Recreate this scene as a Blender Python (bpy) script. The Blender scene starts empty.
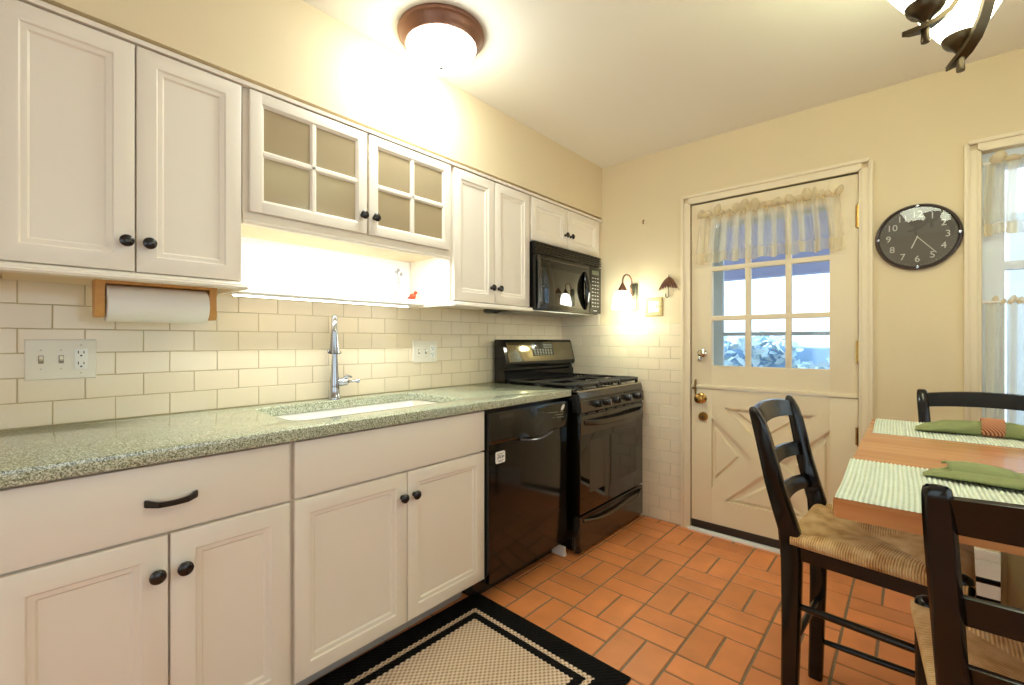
import bpy, bmesh, math, random
from mathutils import Vector, Matrix
random.seed(7)
C = bpy.context.scene.collection
PI = math.pi
sin, cos = math.sin, math.cos

# ------------------------------------------------------------------ materials
def lin(c):
    return tuple(((v/255)/12.92 if v/255 <= .04045 else ((v/255+.055)/1.055)**2.4) for v in c)

def mat(name, rgb, rough=.5, metal=0, spec=.5, bump=None, var=None, coat=0, island=0.0, emit=None, trans=0):
    """bump=(scale,strength,distance); var=(scale,amount) noise brightness; island=random brightness per loose piece"""
    m = bpy.data.materials.new(name); m.use_nodes = True
    nt = m.node_tree; b = nt.nodes['Principled BSDF']; L = nt.links.new
    col = (*lin(rgb), 1)
    b.inputs['Base Color'].default_value = col
    b.inputs['Roughness'].default_value = rough
    b.inputs['Metallic'].default_value = metal
    b.inputs['Specular IOR Level'].default_value = spec
    b.inputs['Coat Weight'].default_value = coat
    b.inputs['Coat Roughness'].default_value = .08
    if emit:
        b.inputs['Emission Color'].default_value = (*lin(emit[0]), 1)
        b.inputs['Emission Strength'].default_value = emit[1]
    tc = nt.nodes.new('ShaderNodeTexCoord')
    out = None
    if var:
        n = nt.nodes.new('ShaderNodeTexNoise'); n.inputs['Scale'].default_value = var[0]; n.inputs['Detail'].default_value = 4
        L(tc.outputs['Object'], n.inputs['Vector'])
        mr = nt.nodes.new('ShaderNodeMapRange'); mr.inputs[1].default_value = .3; mr.inputs[2].default_value = .7
        mr.inputs[3].default_value = 1-var[1]; mr.inputs[4].default_value = 1+var[1]
        L(n.outputs['Fac'], mr.inputs[0]); out = mr.outputs[0]
    if island:
        g = nt.nodes.new('ShaderNodeNewGeometry')
        mr = nt.nodes.new('ShaderNodeMapRange'); mr.inputs[3].default_value = 1-island; mr.inputs[4].default_value = 1+island
        L(g.outputs['Random Per Island'], mr.inputs[0])
        if out:
            mu = nt.nodes.new('ShaderNodeMath'); mu.operation = 'MULTIPLY'; L(out, mu.inputs[0]); L(mr.outputs[0], mu.inputs[1]); out = mu.outputs[0]
        else: out = mr.outputs[0]
    if out:
        v = nt.nodes.new('ShaderNodeVectorMath'); v.operation = 'SCALE'; v.inputs[0].default_value = col[:3]
        L(out, v.inputs['Scale']); L(v.outputs[0], b.inputs['Base Color'])
    if bump:
        n = nt.nodes.new('ShaderNodeTexNoise'); n.inputs['Scale'].default_value = bump[0]; n.inputs['Detail'].default_value = 3
        L(tc.outputs['Object'], n.inputs['Vector'])
        bp = nt.nodes.new('ShaderNodeBump'); bp.inputs['Strength'].default_value = bump[1]; bp.inputs['Distance'].default_value = bump[2]
        L(n.outputs['Fac'], bp.inputs['Height']); L(bp.outputs[0], b.inputs['Normal'])
    return m

def ramp(nt, stops):
    r = nt.nodes.new('ShaderNodeValToRGB'); e = r.color_ramp.elements
    while len(e) < len(stops): e.new(.5)
    for k, (p, c) in enumerate(stops): e[k].position = p; e[k].color = (*lin(c), 1)
    return r

CAB = mat('cream_cabinet_paint', (238, 227, 211), .38, bump=(60, .02, .002))
WALL = mat('butter_wall_paint', (230, 211, 174), .75, bump=(90, .04, .002), var=(1.5, .015))
CEIL = mat('ceiling_paint', (240, 234, 222), .85, bump=(70, .04, .002))
TRIM = mat('door_trim_paint', (238, 222, 192), .42)
DOORP = mat('door_paint', (238, 221, 188), .42, bump=(40, .02, .002))
TILE = mat('glazed_subway_tile', (238, 221, 193), .12, island=.03, bump=(9, .05, .004))
GROUT = mat('tan_grout', (190, 172, 132), .9)
GROUTW = mat('pale_grout', (196, 186, 158), .9)
TERRA = mat('terracotta_quarry_tile', (222, 138, 80), .34, island=.10, var=(7, .10), bump=(30, .06, .003))
FGROUT = mat('floor_grout', (140, 118, 92), .9, var=(40, .1))
KNOB = mat('oil_rubbed_black', (26, 21, 19), .25, spec=.6)
BLACK = mat('black_enamel', (14, 13, 12), .10, spec=.55)
BLACKM = mat('black_matte_iron', (26, 26, 26), .25, spec=.8)
BGLASS = mat('black_glass', (16, 14, 8), .04, spec=.9)
DSTEEL = mat('black_stainless', (98, 94, 87), .2, metal=.85)
CHROME = mat('chrome', (178, 180, 184), .12, metal=1)
BRASS = mat('brass', (190, 150, 84), .24, metal=1)
BRONZE = mat('oil_rubbed_bronze', (140, 100, 80), .38, metal=.6)
IRON = mat('antique_bronze', (74, 60, 38), .3, metal=.7)
PEWTER = mat('aged_pewter', (120, 118, 96), .35, metal=.7)
CHAIRB = mat('black_chair_lacquer', (9, 7, 7), .24, spec=.4, coat=.12)
PLASTIC = mat('white_plastic', (236, 228, 212), .35)
DARKHOLE = mat('dark_slot', (30, 28, 26), .6)
PORCELAIN = mat('white_porcelain', (245, 243, 238), .1)
PAPER = mat('paper_towel', (244, 238, 230), .9, bump=(140, .25, .002))
WOODL = mat('golden_oak', (204, 150, 82), .5, var=(20, .12))
CABIN = mat('cabinet_interior_tan', (232, 212, 178), .6, var=(4, .04))
KICK = mat('toe_kick_grey', (196, 190, 180), .5)
WHITE = mat('white_paint', (243, 240, 233), .45)
NAPKIN = mat('green_cotton', (140, 146, 94), .9, bump=(220, .2, .001), var=(25, .06))
PEDEST = mat('sage_cream_paint', (188, 178, 132), .55)
WHITELETTER = mat('white_ink', (225, 222, 210), .5)
GREYINK = mat('grey_ink', (150, 148, 138), .5)
RED = mat('red_glaze', (196, 66, 36), .25)
PINKG = mat('pale_pink_glass', (206, 158, 156), .15)
CLOCKF = mat('charcoal_clock_face', (98, 90, 78), .5)
CLOCKR = mat('dark_walnut_rim', (58, 40, 30), .3)
COPPER = mat('painted_brown_metal', (120, 78, 56), .4, var=(60, .25))
CANVASP = mat('gilt_floral_frame', (196, 176, 120), .45, var=(70, .3), bump=(70, .4, .004))

def emission(name, rgb, s):
    m = bpy.data.materials.new(name); m.use_nodes = True; nt = m.node_tree
    b = nt.nodes['Principled BSDF']; b.inputs['Base Color'].default_value = (*lin(rgb), 1)
    b.inputs['Emission Color'].default_value = (*lin(rgb), 1); b.inputs['Emission Strength'].default_value = s
    b.inputs['Roughness'].default_value = .3
    return m
DOME = emission('lit_frosted_dome', (244, 255, 250), 46)
SHADE = emission('lit_frosted_shade', (250, 255, 238), 24)
CHSHADE = emission('lit_alabaster_shade', (246, 252, 226), 10)
TUBE = emission('lit_white_tube', (244, 255, 252), 85)
LED = emission('lit_led_strip', (255, 252, 244), 5)

def glassmat(name, tint=(255, 255, 255), refl=.08, rough=.0):
    m = bpy.data.materials.new(name); m.use_nodes = True; nt = m.node_tree; nt.nodes.clear(); L = nt.links.new
    o = nt.nodes.new('ShaderNodeOutputMaterial'); mx = nt.nodes.new('ShaderNodeMixShader')
    t = nt.nodes.new('ShaderNodeBsdfTransparent'); t.inputs[0].default_value = (*lin(tint), 1)
    g = nt.nodes.new('ShaderNodeBsdfGlossy'); g.inputs['Roughness'].default_value = rough
    f = nt.nodes.new('ShaderNodeLayerWeight'); f.inputs[0].default_value = .35
    mr = nt.nodes.new('ShaderNodeMapRange'); mr.inputs[3].default_value = refl*.5; mr.inputs[4].default_value = min(1, refl*5)
    L(f.outputs['Fresnel'], mr.inputs[0]); L(mr.outputs[0], mx.inputs[0]); L(t.outputs[0], mx.inputs[1]); L(g.outputs[0], mx.inputs[2]); L(mx.outputs[0], o.inputs[0])
    return m
GLASS = glassmat('window_glass', (250, 252, 255), .05)
CGLASS = glassmat('clock_glass', (255, 255, 255), .085)
def obscure():
    m = bpy.data.materials.new('obscure_cabinet_glass'); m.use_nodes = True; nt = m.node_tree; nt.nodes.clear(); L = nt.links.new
    o = nt.nodes.new('ShaderNodeOutputMaterial'); a = nt.nodes.new('ShaderNodeMixShader'); b = nt.nodes.new('ShaderNodeMixShader'); c = nt.nodes.new('ShaderNodeMixShader')
    t = nt.nodes.new('ShaderNodeBsdfTransparent'); d = nt.nodes.new('ShaderNodeBsdfDiffuse'); tl = nt.nodes.new('ShaderNodeBsdfTranslucent'); g = nt.nodes.new('ShaderNodeBsdfGlossy')
    d.inputs[0].default_value = (*lin((206, 186, 150)), 1); tl.inputs[0].default_value = (*lin((220, 200, 165)), 1); g.inputs['Roughness'].default_value = .12
    a.inputs[0].default_value = .35; L(d.outputs[0], a.inputs[1]); L(tl.outputs[0], a.inputs[2])
    b.inputs[0].default_value = .72; L(t.outputs[0], b.inputs[1]); L(a.outputs[0], b.inputs[2])
    c.inputs[0].default_value = .05; L(b.outputs[0], c.inputs[1]); L(g.outputs[0], c.inputs[2]); L(c.outputs[0], o.inputs[0]); return m
CABGLASS = obscure()

def sheer(name, opac, rgb, stripe=True):
    m = bpy.data.materials.new(name); m.use_nodes = True; nt = m.node_tree; nt.nodes.clear(); L = nt.links.new
    o = nt.nodes.new('ShaderNodeOutputMaterial')
    d = nt.nodes.new('ShaderNodeBsdfDiffuse'); d.inputs[0].default_value = (*lin(rgb), 1)
    tl = nt.nodes.new('ShaderNodeBsdfTranslucent'); tl.inputs[0].default_value = (*lin(rgb), 1)
    tr = nt.nodes.new('ShaderNodeBsdfTransparent')
    a = nt.nodes.new('ShaderNodeMixShader'); a.inputs[0].default_value = .45; L(d.outputs[0], a.inputs[1]); L(tl.outputs[0], a.inputs[2])
    b = nt.nodes.new('ShaderNodeMixShader'); L(tr.outputs[0], b.inputs[1]); L(a.outputs[0], b.inputs[2]); L(b.outputs[0], o.inputs[0])
    b.inputs[0].default_value = opac
    if stripe:
        at = nt.nodes.new('ShaderNodeAttribute'); at.attribute_name = 'strand'
        mu = nt.nodes.new('ShaderNodeMath'); mu.operation = 'MULTIPLY'; mu.inputs[1].default_value = 2*PI*11; L(at.outputs['Fac'], mu.inputs[0])
        s = nt.nodes.new('ShaderNodeMath'); s.operation = 'SINE'; L(mu.outputs[0], s.inputs[0])
        mr = nt.nodes.new('ShaderNodeMapRange'); mr.inputs[1].default_value = -.2; mr.inputs[2].default_value = .6; mr.inputs[3].default_value = opac-.22; mr.inputs[4].default_value = min(.97, opac+.22)
        L(s.outputs[0], mr.inputs[0]); L(mr.outputs[0], b.inputs[0])
    return m
SHEER = sheer('striped_sheer_cotton', .60, (244, 236, 214))
HEM = sheer('sheer_cotton_hem', .74, (238, 226, 196))
RUFF = sheer('gathered_cotton', .93, (236, 222, 190), False)
SHEERW = sheer('window_sheer_cotton', .55, (228, 222, 200))

def granite():
    m = bpy.data.materials.new('green_granite'); m.use_nodes = True; nt = m.node_tree; b = nt.nodes['Principled BSDF']; L = nt.links.new
    tc = nt.nodes.new('ShaderNodeTexCoord')
    v = nt.nodes.new('ShaderNodeTexVoronoi'); v.inputs['Scale'].default_value = 400; L(tc.outputs['Object'], v.inputs['Vector'])
    n = nt.nodes.new('ShaderNodeTexNoise'); n.inputs['Scale'].default_value = 130; n.inputs['Detail'].default_value = 6; n.inputs['Roughness'].default_value = .7; L(tc.outputs['Object'], n.inputs['Vector'])
    mx = nt.nodes.new('ShaderNodeMix'); mx.data_type = 'FLOAT'; mx.inputs[0].default_value = .55
    s = nt.nodes.new('ShaderNodeSeparateColor'); L(v.outputs['Color'], s.inputs[0]); L(s.outputs[0], mx.inputs[2]); L(n.outputs['Fac'], mx.inputs[3])
    r = ramp(nt, [(.18, (66, 68, 48)), (.38, (130, 134, 106)), (.54, (180, 184, 156)), (.68, (212, 216, 194)), (.84, (232, 234, 220))])
    L(mx.outputs[0], r.inputs[0]); L(r.outputs[0], b.inputs['Base Color'])
    b.inputs['Roughness'].default_value = .11; b.inputs['IOR'].default_value = 1.75
    return m
GRANITE = granite()

def wood(name, c1, c2, axis=0, rough=.28):
    m = bpy.data.materials.new(name); m.use_nodes = True; nt = m.node_tree; b = nt.nodes['Principled BSDF']; L = nt.links.new
    tc = nt.nodes.new('ShaderNodeTexCoord'); mp = nt.nodes.new('ShaderNodeMapping'); L(tc.outputs['Object'], mp.inputs[0])
    sc = [28, 28, 28]; sc[axis] = 2.2; mp.inputs['Scale'].default_value = sc
    n = nt.nodes.new('ShaderNodeTexNoise'); n.inputs['Scale'].default_value = 1; n.inputs['Detail'].default_value = 5; L(mp.outputs[0], n.inputs['Vector'])
    r = ramp(nt, [(.3, c1), (.7, c2)]); L(n.outputs['Fac'], r.inputs[0]); L(r.outputs[0], b.inputs['Base Color'])
    b.inputs['Roughness'].default_value = rough; b.inputs['Coat Weight'].default_value = .25
    return m
TABLE = wood('cherry_table_wood', (178, 108, 52), (206, 138, 80), 0, .25)

def rush():
    m = bpy.data.materials.new('woven_rush'); m.use_nodes = True; nt = m.node_tree; b = nt.nodes['Principled BSDF']; L = nt.links.new
    at = nt.nodes.new('ShaderNodeAttribute'); at.attribute_name = 'strand'
    mu = nt.nodes.new('ShaderNodeMath'); mu.operation = 'MULTIPLY'; mu.inputs[1].default_value = 2*PI/.0060; L(at.outputs['Fac'], mu.inputs[0])
    s = nt.nodes.new('ShaderNodeMath'); s.operation = 'SINE'; L(mu.outputs[0], s.inputs[0])
    tc = nt.nodes.new('ShaderNodeTexCoord'); n = nt.nodes.new('ShaderNodeTexNoise'); n.inputs['Scale'].default_value = 22; n.inputs['Detail'].default_value = 5; L(tc.outputs['Object'], n.inputs['Vector'])
    ad = nt.nodes.new('ShaderNodeMath'); ad.operation = 'MULTIPLY_ADD'; ad.inputs[1].default_value = .16; L(s.outputs[0], ad.inputs[0]); L(n.outputs['Fac'], ad.inputs[2])
    r = ramp(nt, [(.2, (166, 108, 58)), (.42, (218, 168, 102)), (.72, (242, 208, 152))]); L(ad.outputs[0], r.inputs[0]); L(r.outputs[0], b.inputs['Base Color'])
    bp = nt.nodes.new('ShaderNodeBump'); bp.inputs['Strength'].default_value = .55; bp.inputs['Distance'].default_value = .004; L(s.outputs[0], bp.inputs['Height']); L(bp.outputs[0], b.inputs['Normal'])
    b.inputs['Roughness'].default_value = .6
    return m
RUSH = rush()

def rugmat():
    m = bpy.data.materials.new('bordered_sisal_rug'); m.use_nodes = True; nt = m.node_tree; b = nt.nodes['Principled BSDF']; L = nt.links.new
    tc = nt.nodes.new('ShaderNodeTexCoord'); sp = nt.nodes.new('ShaderNodeSeparateXYZ'); L(tc.outputs['Object'], sp.inputs[0])
    def mth(op, a, bb=None, c=None):
        x = nt.nodes.new('ShaderNodeMath'); x.operation = op
        for k, v in enumerate((a, bb, c)):
            if v is None: continue
            if isinstance(v, (int, float)): x.inputs[k].default_value = v
            else: L(v, x.inputs[k])
        return x.outputs[0]
    dx = mth('SUBTRACT', RW/2, mth('ABSOLUTE', sp.outputs[0])); dy = mth('SUBTRACT', RL/2, mth('ABSOLUTE', sp.outputs[1]))
    d = mth('MINIMUM', dx, dy)
    sx = mth('SINE', mth('MULTIPLY', sp.outputs[0], 2*PI/.020)); sy = mth('SINE', mth('MULTIPLY', sp.outputs[1], 2*PI/.024))
    w = mth('MULTIPLY', sx, sy)
    d = mth('ADD', d, mth('MULTIPLY', w, .003))
    inA = mth('GREATER_THAN', d, .095); outA = mth('LESS_THAN', d, .116); inB = mth('GREATER_THAN', d, .150)
    band = mth('MAXIMUM', mth('MULTIPLY', inA, outA), inB)
    r = ramp(nt, [(.0, (140, 106, 80)), (.4, (208, 178, 148)), (.75, (230, 207, 180))])
    L(mth('MULTIPLY_ADD', w, .45, .5), r.inputs[0])
    mx = nt.nodes.new('ShaderNodeMix'); mx.data_type = 'RGBA'; mx.inputs[6].default_value = (*lin((22, 20, 19)), 1); L(band, mx.inputs[0]); L(r.outputs[0], mx.inputs[7])
    L(mx.outputs[2], b.inputs['Base Color']); b.inputs['Roughness'].default_value = .95; b.inputs['Specular IOR Level'].default_value = .1
    bp = nt.nodes.new('ShaderNodeBump'); bp.inputs['Strength'].default_value = .6; bp.inputs['Distance'].default_value = .003; L(w, bp.inputs['Height']); L(bp.outputs[0], b.inputs['Normal'])
    return m
RW, RL = .815, 1.05

def matmat():
    m = bpy.data.materials.new('ribbed_placemat_cotton'); m.use_nodes = True; nt = m.node_tree; b = nt.nodes['Principled BSDF']; L = nt.links.new
    tc = nt.nodes.new('ShaderNodeTexCoord'); n = nt.nodes.new('ShaderNodeTexNoise'); n.inputs['Scale'].default_value = 60; L(tc.outputs['Object'], n.inputs['Vector'])
    at = nt.nodes.new('ShaderNodeAttribute'); at.attribute_name = 'strand'
    ad = nt.nodes.new('ShaderNodeMath'); ad.operation = 'MULTIPLY_ADD'; ad.inputs[1].default_value = .35; L(n.outputs['Fac'], ad.inputs[0]); L(at.outputs['Fac'], ad.inputs[2])
    r = ramp(nt, [(.15, (166, 178, 150)), (.6, (214, 220, 200)), (1.0, (234, 238, 224))]); L(ad.outputs[0], r.inputs[0]); L(r.outputs[0], b.inputs['Base Color'])
    b.inputs['Roughness'].default_value = .9
    return m
PMAT = matmat()

def ringmat():
    m = bpy.data.materials.new('woven_red_straw'); m.use_nodes = True; nt = m.node_tree; b = nt.nodes['Principled BSDF']; L = nt.links.new
    tc = nt.nodes.new('ShaderNodeTexCoord'); w = nt.nodes.new('ShaderNodeTexWave'); w.inputs['Scale'].default_value = 75; w.bands_direction = 'DIAGONAL'; w.inputs['Distortion'].default_value = .6
    L(tc.outputs['Object'], w.inputs['Vector']); r = ramp(nt, [(.3, (120, 54, 36)), (.6, (214, 150, 104))]); L(w.outputs['Fac'], r.inputs[0]); L(r.outputs[0], b.inputs['Base Color'])
    b.inputs['Roughness'].default_value = .7
    return m
RING = ringmat()

# ------------------------------------------------------------------ mesh building
ORG = {}
class MB:
    def __init__(s): s.bm = bmesh.new(); s.attr = {}
    def box(s, x0, x1, y0, y1, z0, z1, bev=0):
        vs = [s.bm.verts.new((x, y, z)) for x in (x0, x1) for y in (y0, y1) for z in (z0, z1)]
        F = [(0, 1, 3, 2), (4, 6, 7, 5), (0, 4, 5, 1), (2, 3, 7, 6), (0, 2, 6, 4), (1, 5, 7, 3)]
        fs = [s.bm.faces.new([vs[i] for i in f]) for f in F]
        if bev > 0:
            es = {e for f in fs for e in f.edges}
            bmesh.ops.bevel(s.bm, geom=list(es), offset=min(bev, .49*min(abs(x1-x0), abs(y1-y0), abs(z1-z0))), segments=2, affect='EDGES', profile=.6)
        return s
    def mbox(s, mp, a0, a1, b0, b1, d0, d1, bev=0):
        p, q = mp(a0, b0, d0), mp(a1, b1, d1)
        return s.box(*sorted((p[0], q[0])), *sorted((p[1], q[1])), *sorted((p[2], q[2])), bev)
    def obox(s, M, sx, sy, sz, bev=0):
        n0 = len(s.bm.verts); s.bm.verts.ensure_lookup_table()
        t = MB().box(-sx/2, sx/2, -sy/2, sy/2, -sz/2, sz/2, bev)
        return s.join(t, M)
    def join(s, t, M=Matrix()):
        vm = {v: s.bm.verts.new(M @ v.co) for v in t.bm.verts}
        for f in t.bm.faces:
            try: s.bm.faces.new([vm[v] for v in f.verts])
            except ValueError: pass
        t.bm.free(); return s
    def nested(s, mp, rings, cap=True, back=False):
        prev = None
        for (a0, a1, b0, b1, d) in rings:
            vs = [s.bm.verts.new(mp(*p, d)) for p in ((a0, b0), (a1, b0), (a1, b1), (a0, b1))]
            if prev:
                for k in range(4): s.bm.faces.new((prev[k], prev[(k+1) % 4], vs[(k+1) % 4], vs[k]))
            elif back: s.bm.faces.new(vs[::-1])
            prev = vs
        if cap: s.bm.faces.new(prev)
        return s
    def prism(s, mp, pts, d0, d1, inset=0):
        n = len(pts)
        A = [s.bm.verts.new(mp(a, b, d0)) for a, b in pts]
        if inset:
            cx = sum(p[0] for p in pts)/n; cy = sum(p[1] for p in pts)/n
            pts = [(cx+(a-cx)*(1-inset), cy+(b-cy)*(1-inset)) for a, b in pts]
        B = [s.bm.verts.new(mp(a, b, d1)) for a, b in pts]
        s.bm.faces.new(A[::-1]); s.bm.faces.new(B)
        for k in range(n): s.bm.faces.new((A[k], A[(k+1) % n], B[(k+1) % n], B[k]))
        return s
    def tube(s, pts, r, n=10, cap=True, flat=1.0, up=(0, 0, 1)):
        pts = [Vector(p) for p in pts]; R = r if isinstance(r, (list, tuple)) else [r]*len(pts); prev = None; N = None
        for i, p in enumerate(pts):
            t = (pts[min(i+1, len(pts)-1)]-pts[max(i-1, 0)]).normalized()
            if N is None:
                u = Vector(up); N = (u-t*u.dot(t)); N = N.normalized() if N.length > 1e-4 else t.orthogonal().normalized()
            else: N = (N-t*N.dot(t)).normalized()
            B = t.cross(N)
            ring = [s.bm.verts.new(p+(N*cos(2*PI*k/n)*flat+B*sin(2*PI*k/n))*R[i]) for k in range(n)]
            if prev:
                for k in range(n): s.bm.faces.new((prev[k], prev[(k+1) % n], ring[(k+1) % n], ring[k]))
            elif cap: s.bm.faces.new(ring[::-1])
            prev = ring
        if cap: s.bm.faces.new(prev)
        return s
    def lathe(s, prof, o=(0, 0, 0), axis=(0, 0, 1), n=24, sx=1, sy=1):
        """prof: list of (radius, height along the axis)"""
        ax = Vector(axis).normalized(); U = ax.orthogonal().normalized(); W = ax.cross(U); o = Vector(o); prev = None
        if abs(ax.z) > .99: U = Vector((1, 0, 0)); W = ax.cross(U)
        for (r, h) in prof:
            c = o+ax*h
            if r < 1e-6: ring = [s.bm.verts.new(c)]
            else: ring = [s.bm.verts.new(c+U*cos(2*PI*k/n)*r*sx+W*sin(2*PI*k/n)*r*sy) for k in range(n)]
            if prev:
                for k in range(n):
                    a, b = prev[k % len(prev)], prev[(k+1) % len(prev)]; cc, d = ring[(k+1) % len(ring)], ring[k % len(ring)]
                    vs = []
                    for q in (a, b, cc, d):
                        if q not in vs: vs.append(q)
                    if len(vs) > 2: s.bm.faces.new(vs)
            prev = ring
        return s
    def grid(s, P, close_u=False):
        V = [[s.bm.verts.new(p) for p in row] for row in P]
        for i in range(len(V)-1):
            m = len(V[i])
            for j in range(m if close_u else m-1): s.bm.faces.new((V[i][j], V[i][(j+1) % m], V[i+1][(j+1) % m], V[i+1][j]))
        return V
    def rsweep(s, secs):
        """loft closed sections, each a list of points; capped"""
        V = s.grid(secs, close_u=True)
        s.bm.faces.new(V[0][::-1]); s.bm.faces.new(V[-1]); return s
    def build(s, name, m, parent=None, sharp=35, solid=0, strand=None, recalc=True):
        if recalc: bmesh.ops.recalc_face_normals(s.bm, faces=s.bm.faces)
        me = bpy.data.meshes.new(name)
        o = bpy.data.objects.new(name, me); C.objects.link(o)
        if parent is not None:
            o.parent = parent; org = ORG[parent.name]
        else: org = Vector((0, 0, 0))
        if parent is None and s.bm.verts:   # a thing that is one mesh: origin at its base
            xs = [v.co for v in s.bm.verts]
            org = Vector(((min(v.x for v in xs)+max(v.x for v in xs))/2, (min(v.y for v in xs)+max(v.y for v in xs))/2, min(v.z for v in xs)))
            o.location = org
        for v in s.bm.verts: v.co -= org
        ORG[o.name] = org
        if strand is not None:
            s.bm.verts.index_update(); vals = [strand.get(v, 0.0) for v in s.bm.verts]
        s.bm.to_mesh(me); s.bm.free()
        if strand is not None:
            a = me.attributes.new('strand', 'FLOAT', 'POINT'); a.data.foreach_set('value', vals)
        me.materials.append(m)
        me.polygons.foreach_set('use_smooth', [True]*len(me.polygons)); me.set_sharp_from_angle(angle=math.radians(sharp))
        if solid:
            md = o.modifiers.new('thickness', 'SOLIDIFY'); md.thickness = solid; md.offset = 0
        return o

def tag(o, label=None, cat=None, group=None, kind=None):
    if label: o['label'] = label
    if cat: o['category'] = cat
    if group: o['group'] = group
    if kind: o['kind'] = kind
    return o
def thing(name, label, cat, loc, group=None, kind=None):
    o = bpy.data.objects.new(name, None); C.objects.link(o); o.location = loc; o.empty_display_size = .1; ORG[o.name] = Vector(loc)
    return tag(o, label, cat, group, kind)
def struct(o): o['kind'] = 'structure'; return o
def sthing(name, loc):
    o = bpy.data.objects.new(name, None); C.objects.link(o); o.location = loc; ORG[o.name] = Vector(loc); o['kind'] = 'structure'; return o
def dup(root, loc, rz, label):
    def cp(o, par):
        c = o.copy(); C.objects.link(c)
        if par is not None: c.parent = par
        for ch in o.children: cp(ch, c)
        return c
    r = cp(root, None); r.location = loc; r.rotation_euler = (0, 0, rz); r['label'] = label
    return r
def LW(x0): return lambda a, b, d: (x0+d, a, b)
def BW(y0): return lambda a, b, d: (a, y0-d, b)
def UP(z0): return lambda a, b, d: (a, b, z0+d)

def text_mesh(name, body, size, M, m, parent, depth=.0006):
    cu = bpy.data.curves.new(name, 'FONT'); cu.body = body; cu.size = size; cu.align_x = 'CENTER'; cu.align_y = 'CENTER'; cu.extrude = depth
    t = bpy.data.objects.new(name+'_tmp', cu); C.objects.link(t)
    dg = bpy.context.evaluated_depsgraph_get(); dg.update()
    me = bpy.data.meshes.new_from_object(t.evaluated_get(dg)); bpy.data.objects.remove(t)
    me.transform(Matrix.Translation(-ORG[parent.name]) @ M); me.materials.clear(); me.materials.append(m)
    o = bpy.data.objects.new(name, me); C.objects.link(o); o.parent = parent; ORG[o.name] = ORG[parent.name]
    return o
def plate2d(name, outer, holes, th, z0, m, parent=None, bev=.003):
    """flat slab with holes lying in XY, bottom at z0"""
    cu = bpy.data.curves.new(name, 'CURVE'); cu.dimensions = '2D'; cu.fill_mode = 'BOTH'; cu.extrude = th/2-bev; cu.bevel_depth = bev; cu.bevel_resolution = 2
    for pts in [outer]+holes:
        sp = cu.splines.new('POLY'); sp.points.add(len(pts)-1); sp.use_cyclic_u = True
        for k, p in enumerate(pts): sp.points[k].co = (p[0], p[1], 0, 1)
    t = bpy.data.objects.new(name+'_tmp', cu); C.objects.link(t); dg = bpy.context.evaluated_depsgraph_get(); dg.update()
    me = bpy.data.meshes.new_from_object(t.evaluated_get(dg)); bpy.data.objects.remove(t)
    b = MB(); b.bm.from_mesh(me); bpy.data.meshes.remove(me)
    bmesh.ops.remove_doubles(b.bm, verts=b.bm.verts, dist=1e-5)
    for v in b.bm.verts: v.co.z += z0+th/2
    return b.build(name, m, parent)
def rrect(x0, x1, y0, y1, r, n=6):
    pts = []
    for cx, cy, a0 in ((x1-r, y1-r, 0), (x0+r, y1-r, 90), (x0+r, y0+r, 180), (x1-r, y0+r, 270)):
        for k in range(n+1):
            a = math.radians(a0+90*k/n); pts.append((cx+r*cos(a), cy+r*sin(a)))
    return pts

# ------------------------------------------------------------------ room shell
RX, RY, RZ = 3.75, -4.4, 2.497     # room: x 0..RX, y RY..0
def wall_with_holes(name, mp, a0, a1, z0, z1, holes, th, m):
    b = MB(); xs = sorted({a0, a1, *[h[0] for h in holes], *[h[1] for h in holes]}); zs = sorted({z0, z1, *[h[2] for h in holes], *[h[3] for h in holes]})
    for i in range(len(xs)-1):
        run = None
        for j in range(len(zs)-1):
            cx, cz = (xs[i]+xs[i+1])/2, (zs[j]+zs[j+1])/2
            if any(h[0] < cx < h[1] and h[2] < cz < h[3] for h in holes): continue
            b.mbox(mp, xs[i], xs[i+1], zs[j], zs[j+1], -th, 0)
    return struct(b.build(name, m))
DOORH = (1.012, 1.878, 0, 2.094)
WINH = (2.325, 3.10, .70, 2.075)
TT = .008
wl = wall_with_holes('wall_left', LW(-TT), RY, .12, 0, RZ+.1, [], .12, WALL)
wb = wall_with_holes('wall_back', BW(0), -.13, RX+.12, 0, RZ+.1, [DOORH, WINH], .12, WALL)
wr = wall_with_holes('wall_right', lambda a, b, d: (RX-d, a, b), RY, .12, 0, RZ+.1, [(-3.6, -1.3, .75, 2.2)], .12, WALL)
wf = wall_with_holes('wall_front', lambda a, b, d: (a, RY+d, b), -.13, RX+.12, 0, RZ+.1, [(1.0, 3.3, .55, 1.95)], .12, WALL)
struct(MB().box(-.13, RX+.12, RY-.12, .12, RZ, RZ+.1).build('ceiling', CEIL))
# floor: grout bed and basket-weave quarry tiles
fl = struct(MB().box(-.13, RX+.12, RY-.12, .12, -.1, -.004).build('floor', FGROUT))
G = .2345; GX, GY = 1.161-5*G, -.291+2*G; jt = .0102
b = MB()
for i in range(0, 17):
    for j in range(0, 21):
        x0 = GX+(i)*G; y1 = GY-j*G
        vert = ((i-5)+(j-2)) % 2 == 0
        for k in range(2):
            if vert: r = (x0+k*G/2, x0+(k+1)*G/2, y1-G, y1)
            else: r = (x0, x0+G, y1-(k+1)*G/2, y1-k*G/2)
            X0, X1, Y0, Y1 = max(r[0]+jt/2, 0), min(r[1]-jt/2, RX), max(r[2]+jt/2, RY), min(r[3]-jt/2, 0)
            if X1-X0 < .02 or Y1-Y0 < .02: continue
            dz = random.uniform(-.0006, .0006); c = .0018
            b.nested(UP(dz), [(X0, X1, Y0, Y1, -.004), (X0, X1, Y0, Y1, -c), (X0+c, X1-c, Y0+c, Y1-c, 0)])
tl = b.build('quarry_tile', TERRA, fl)
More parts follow.
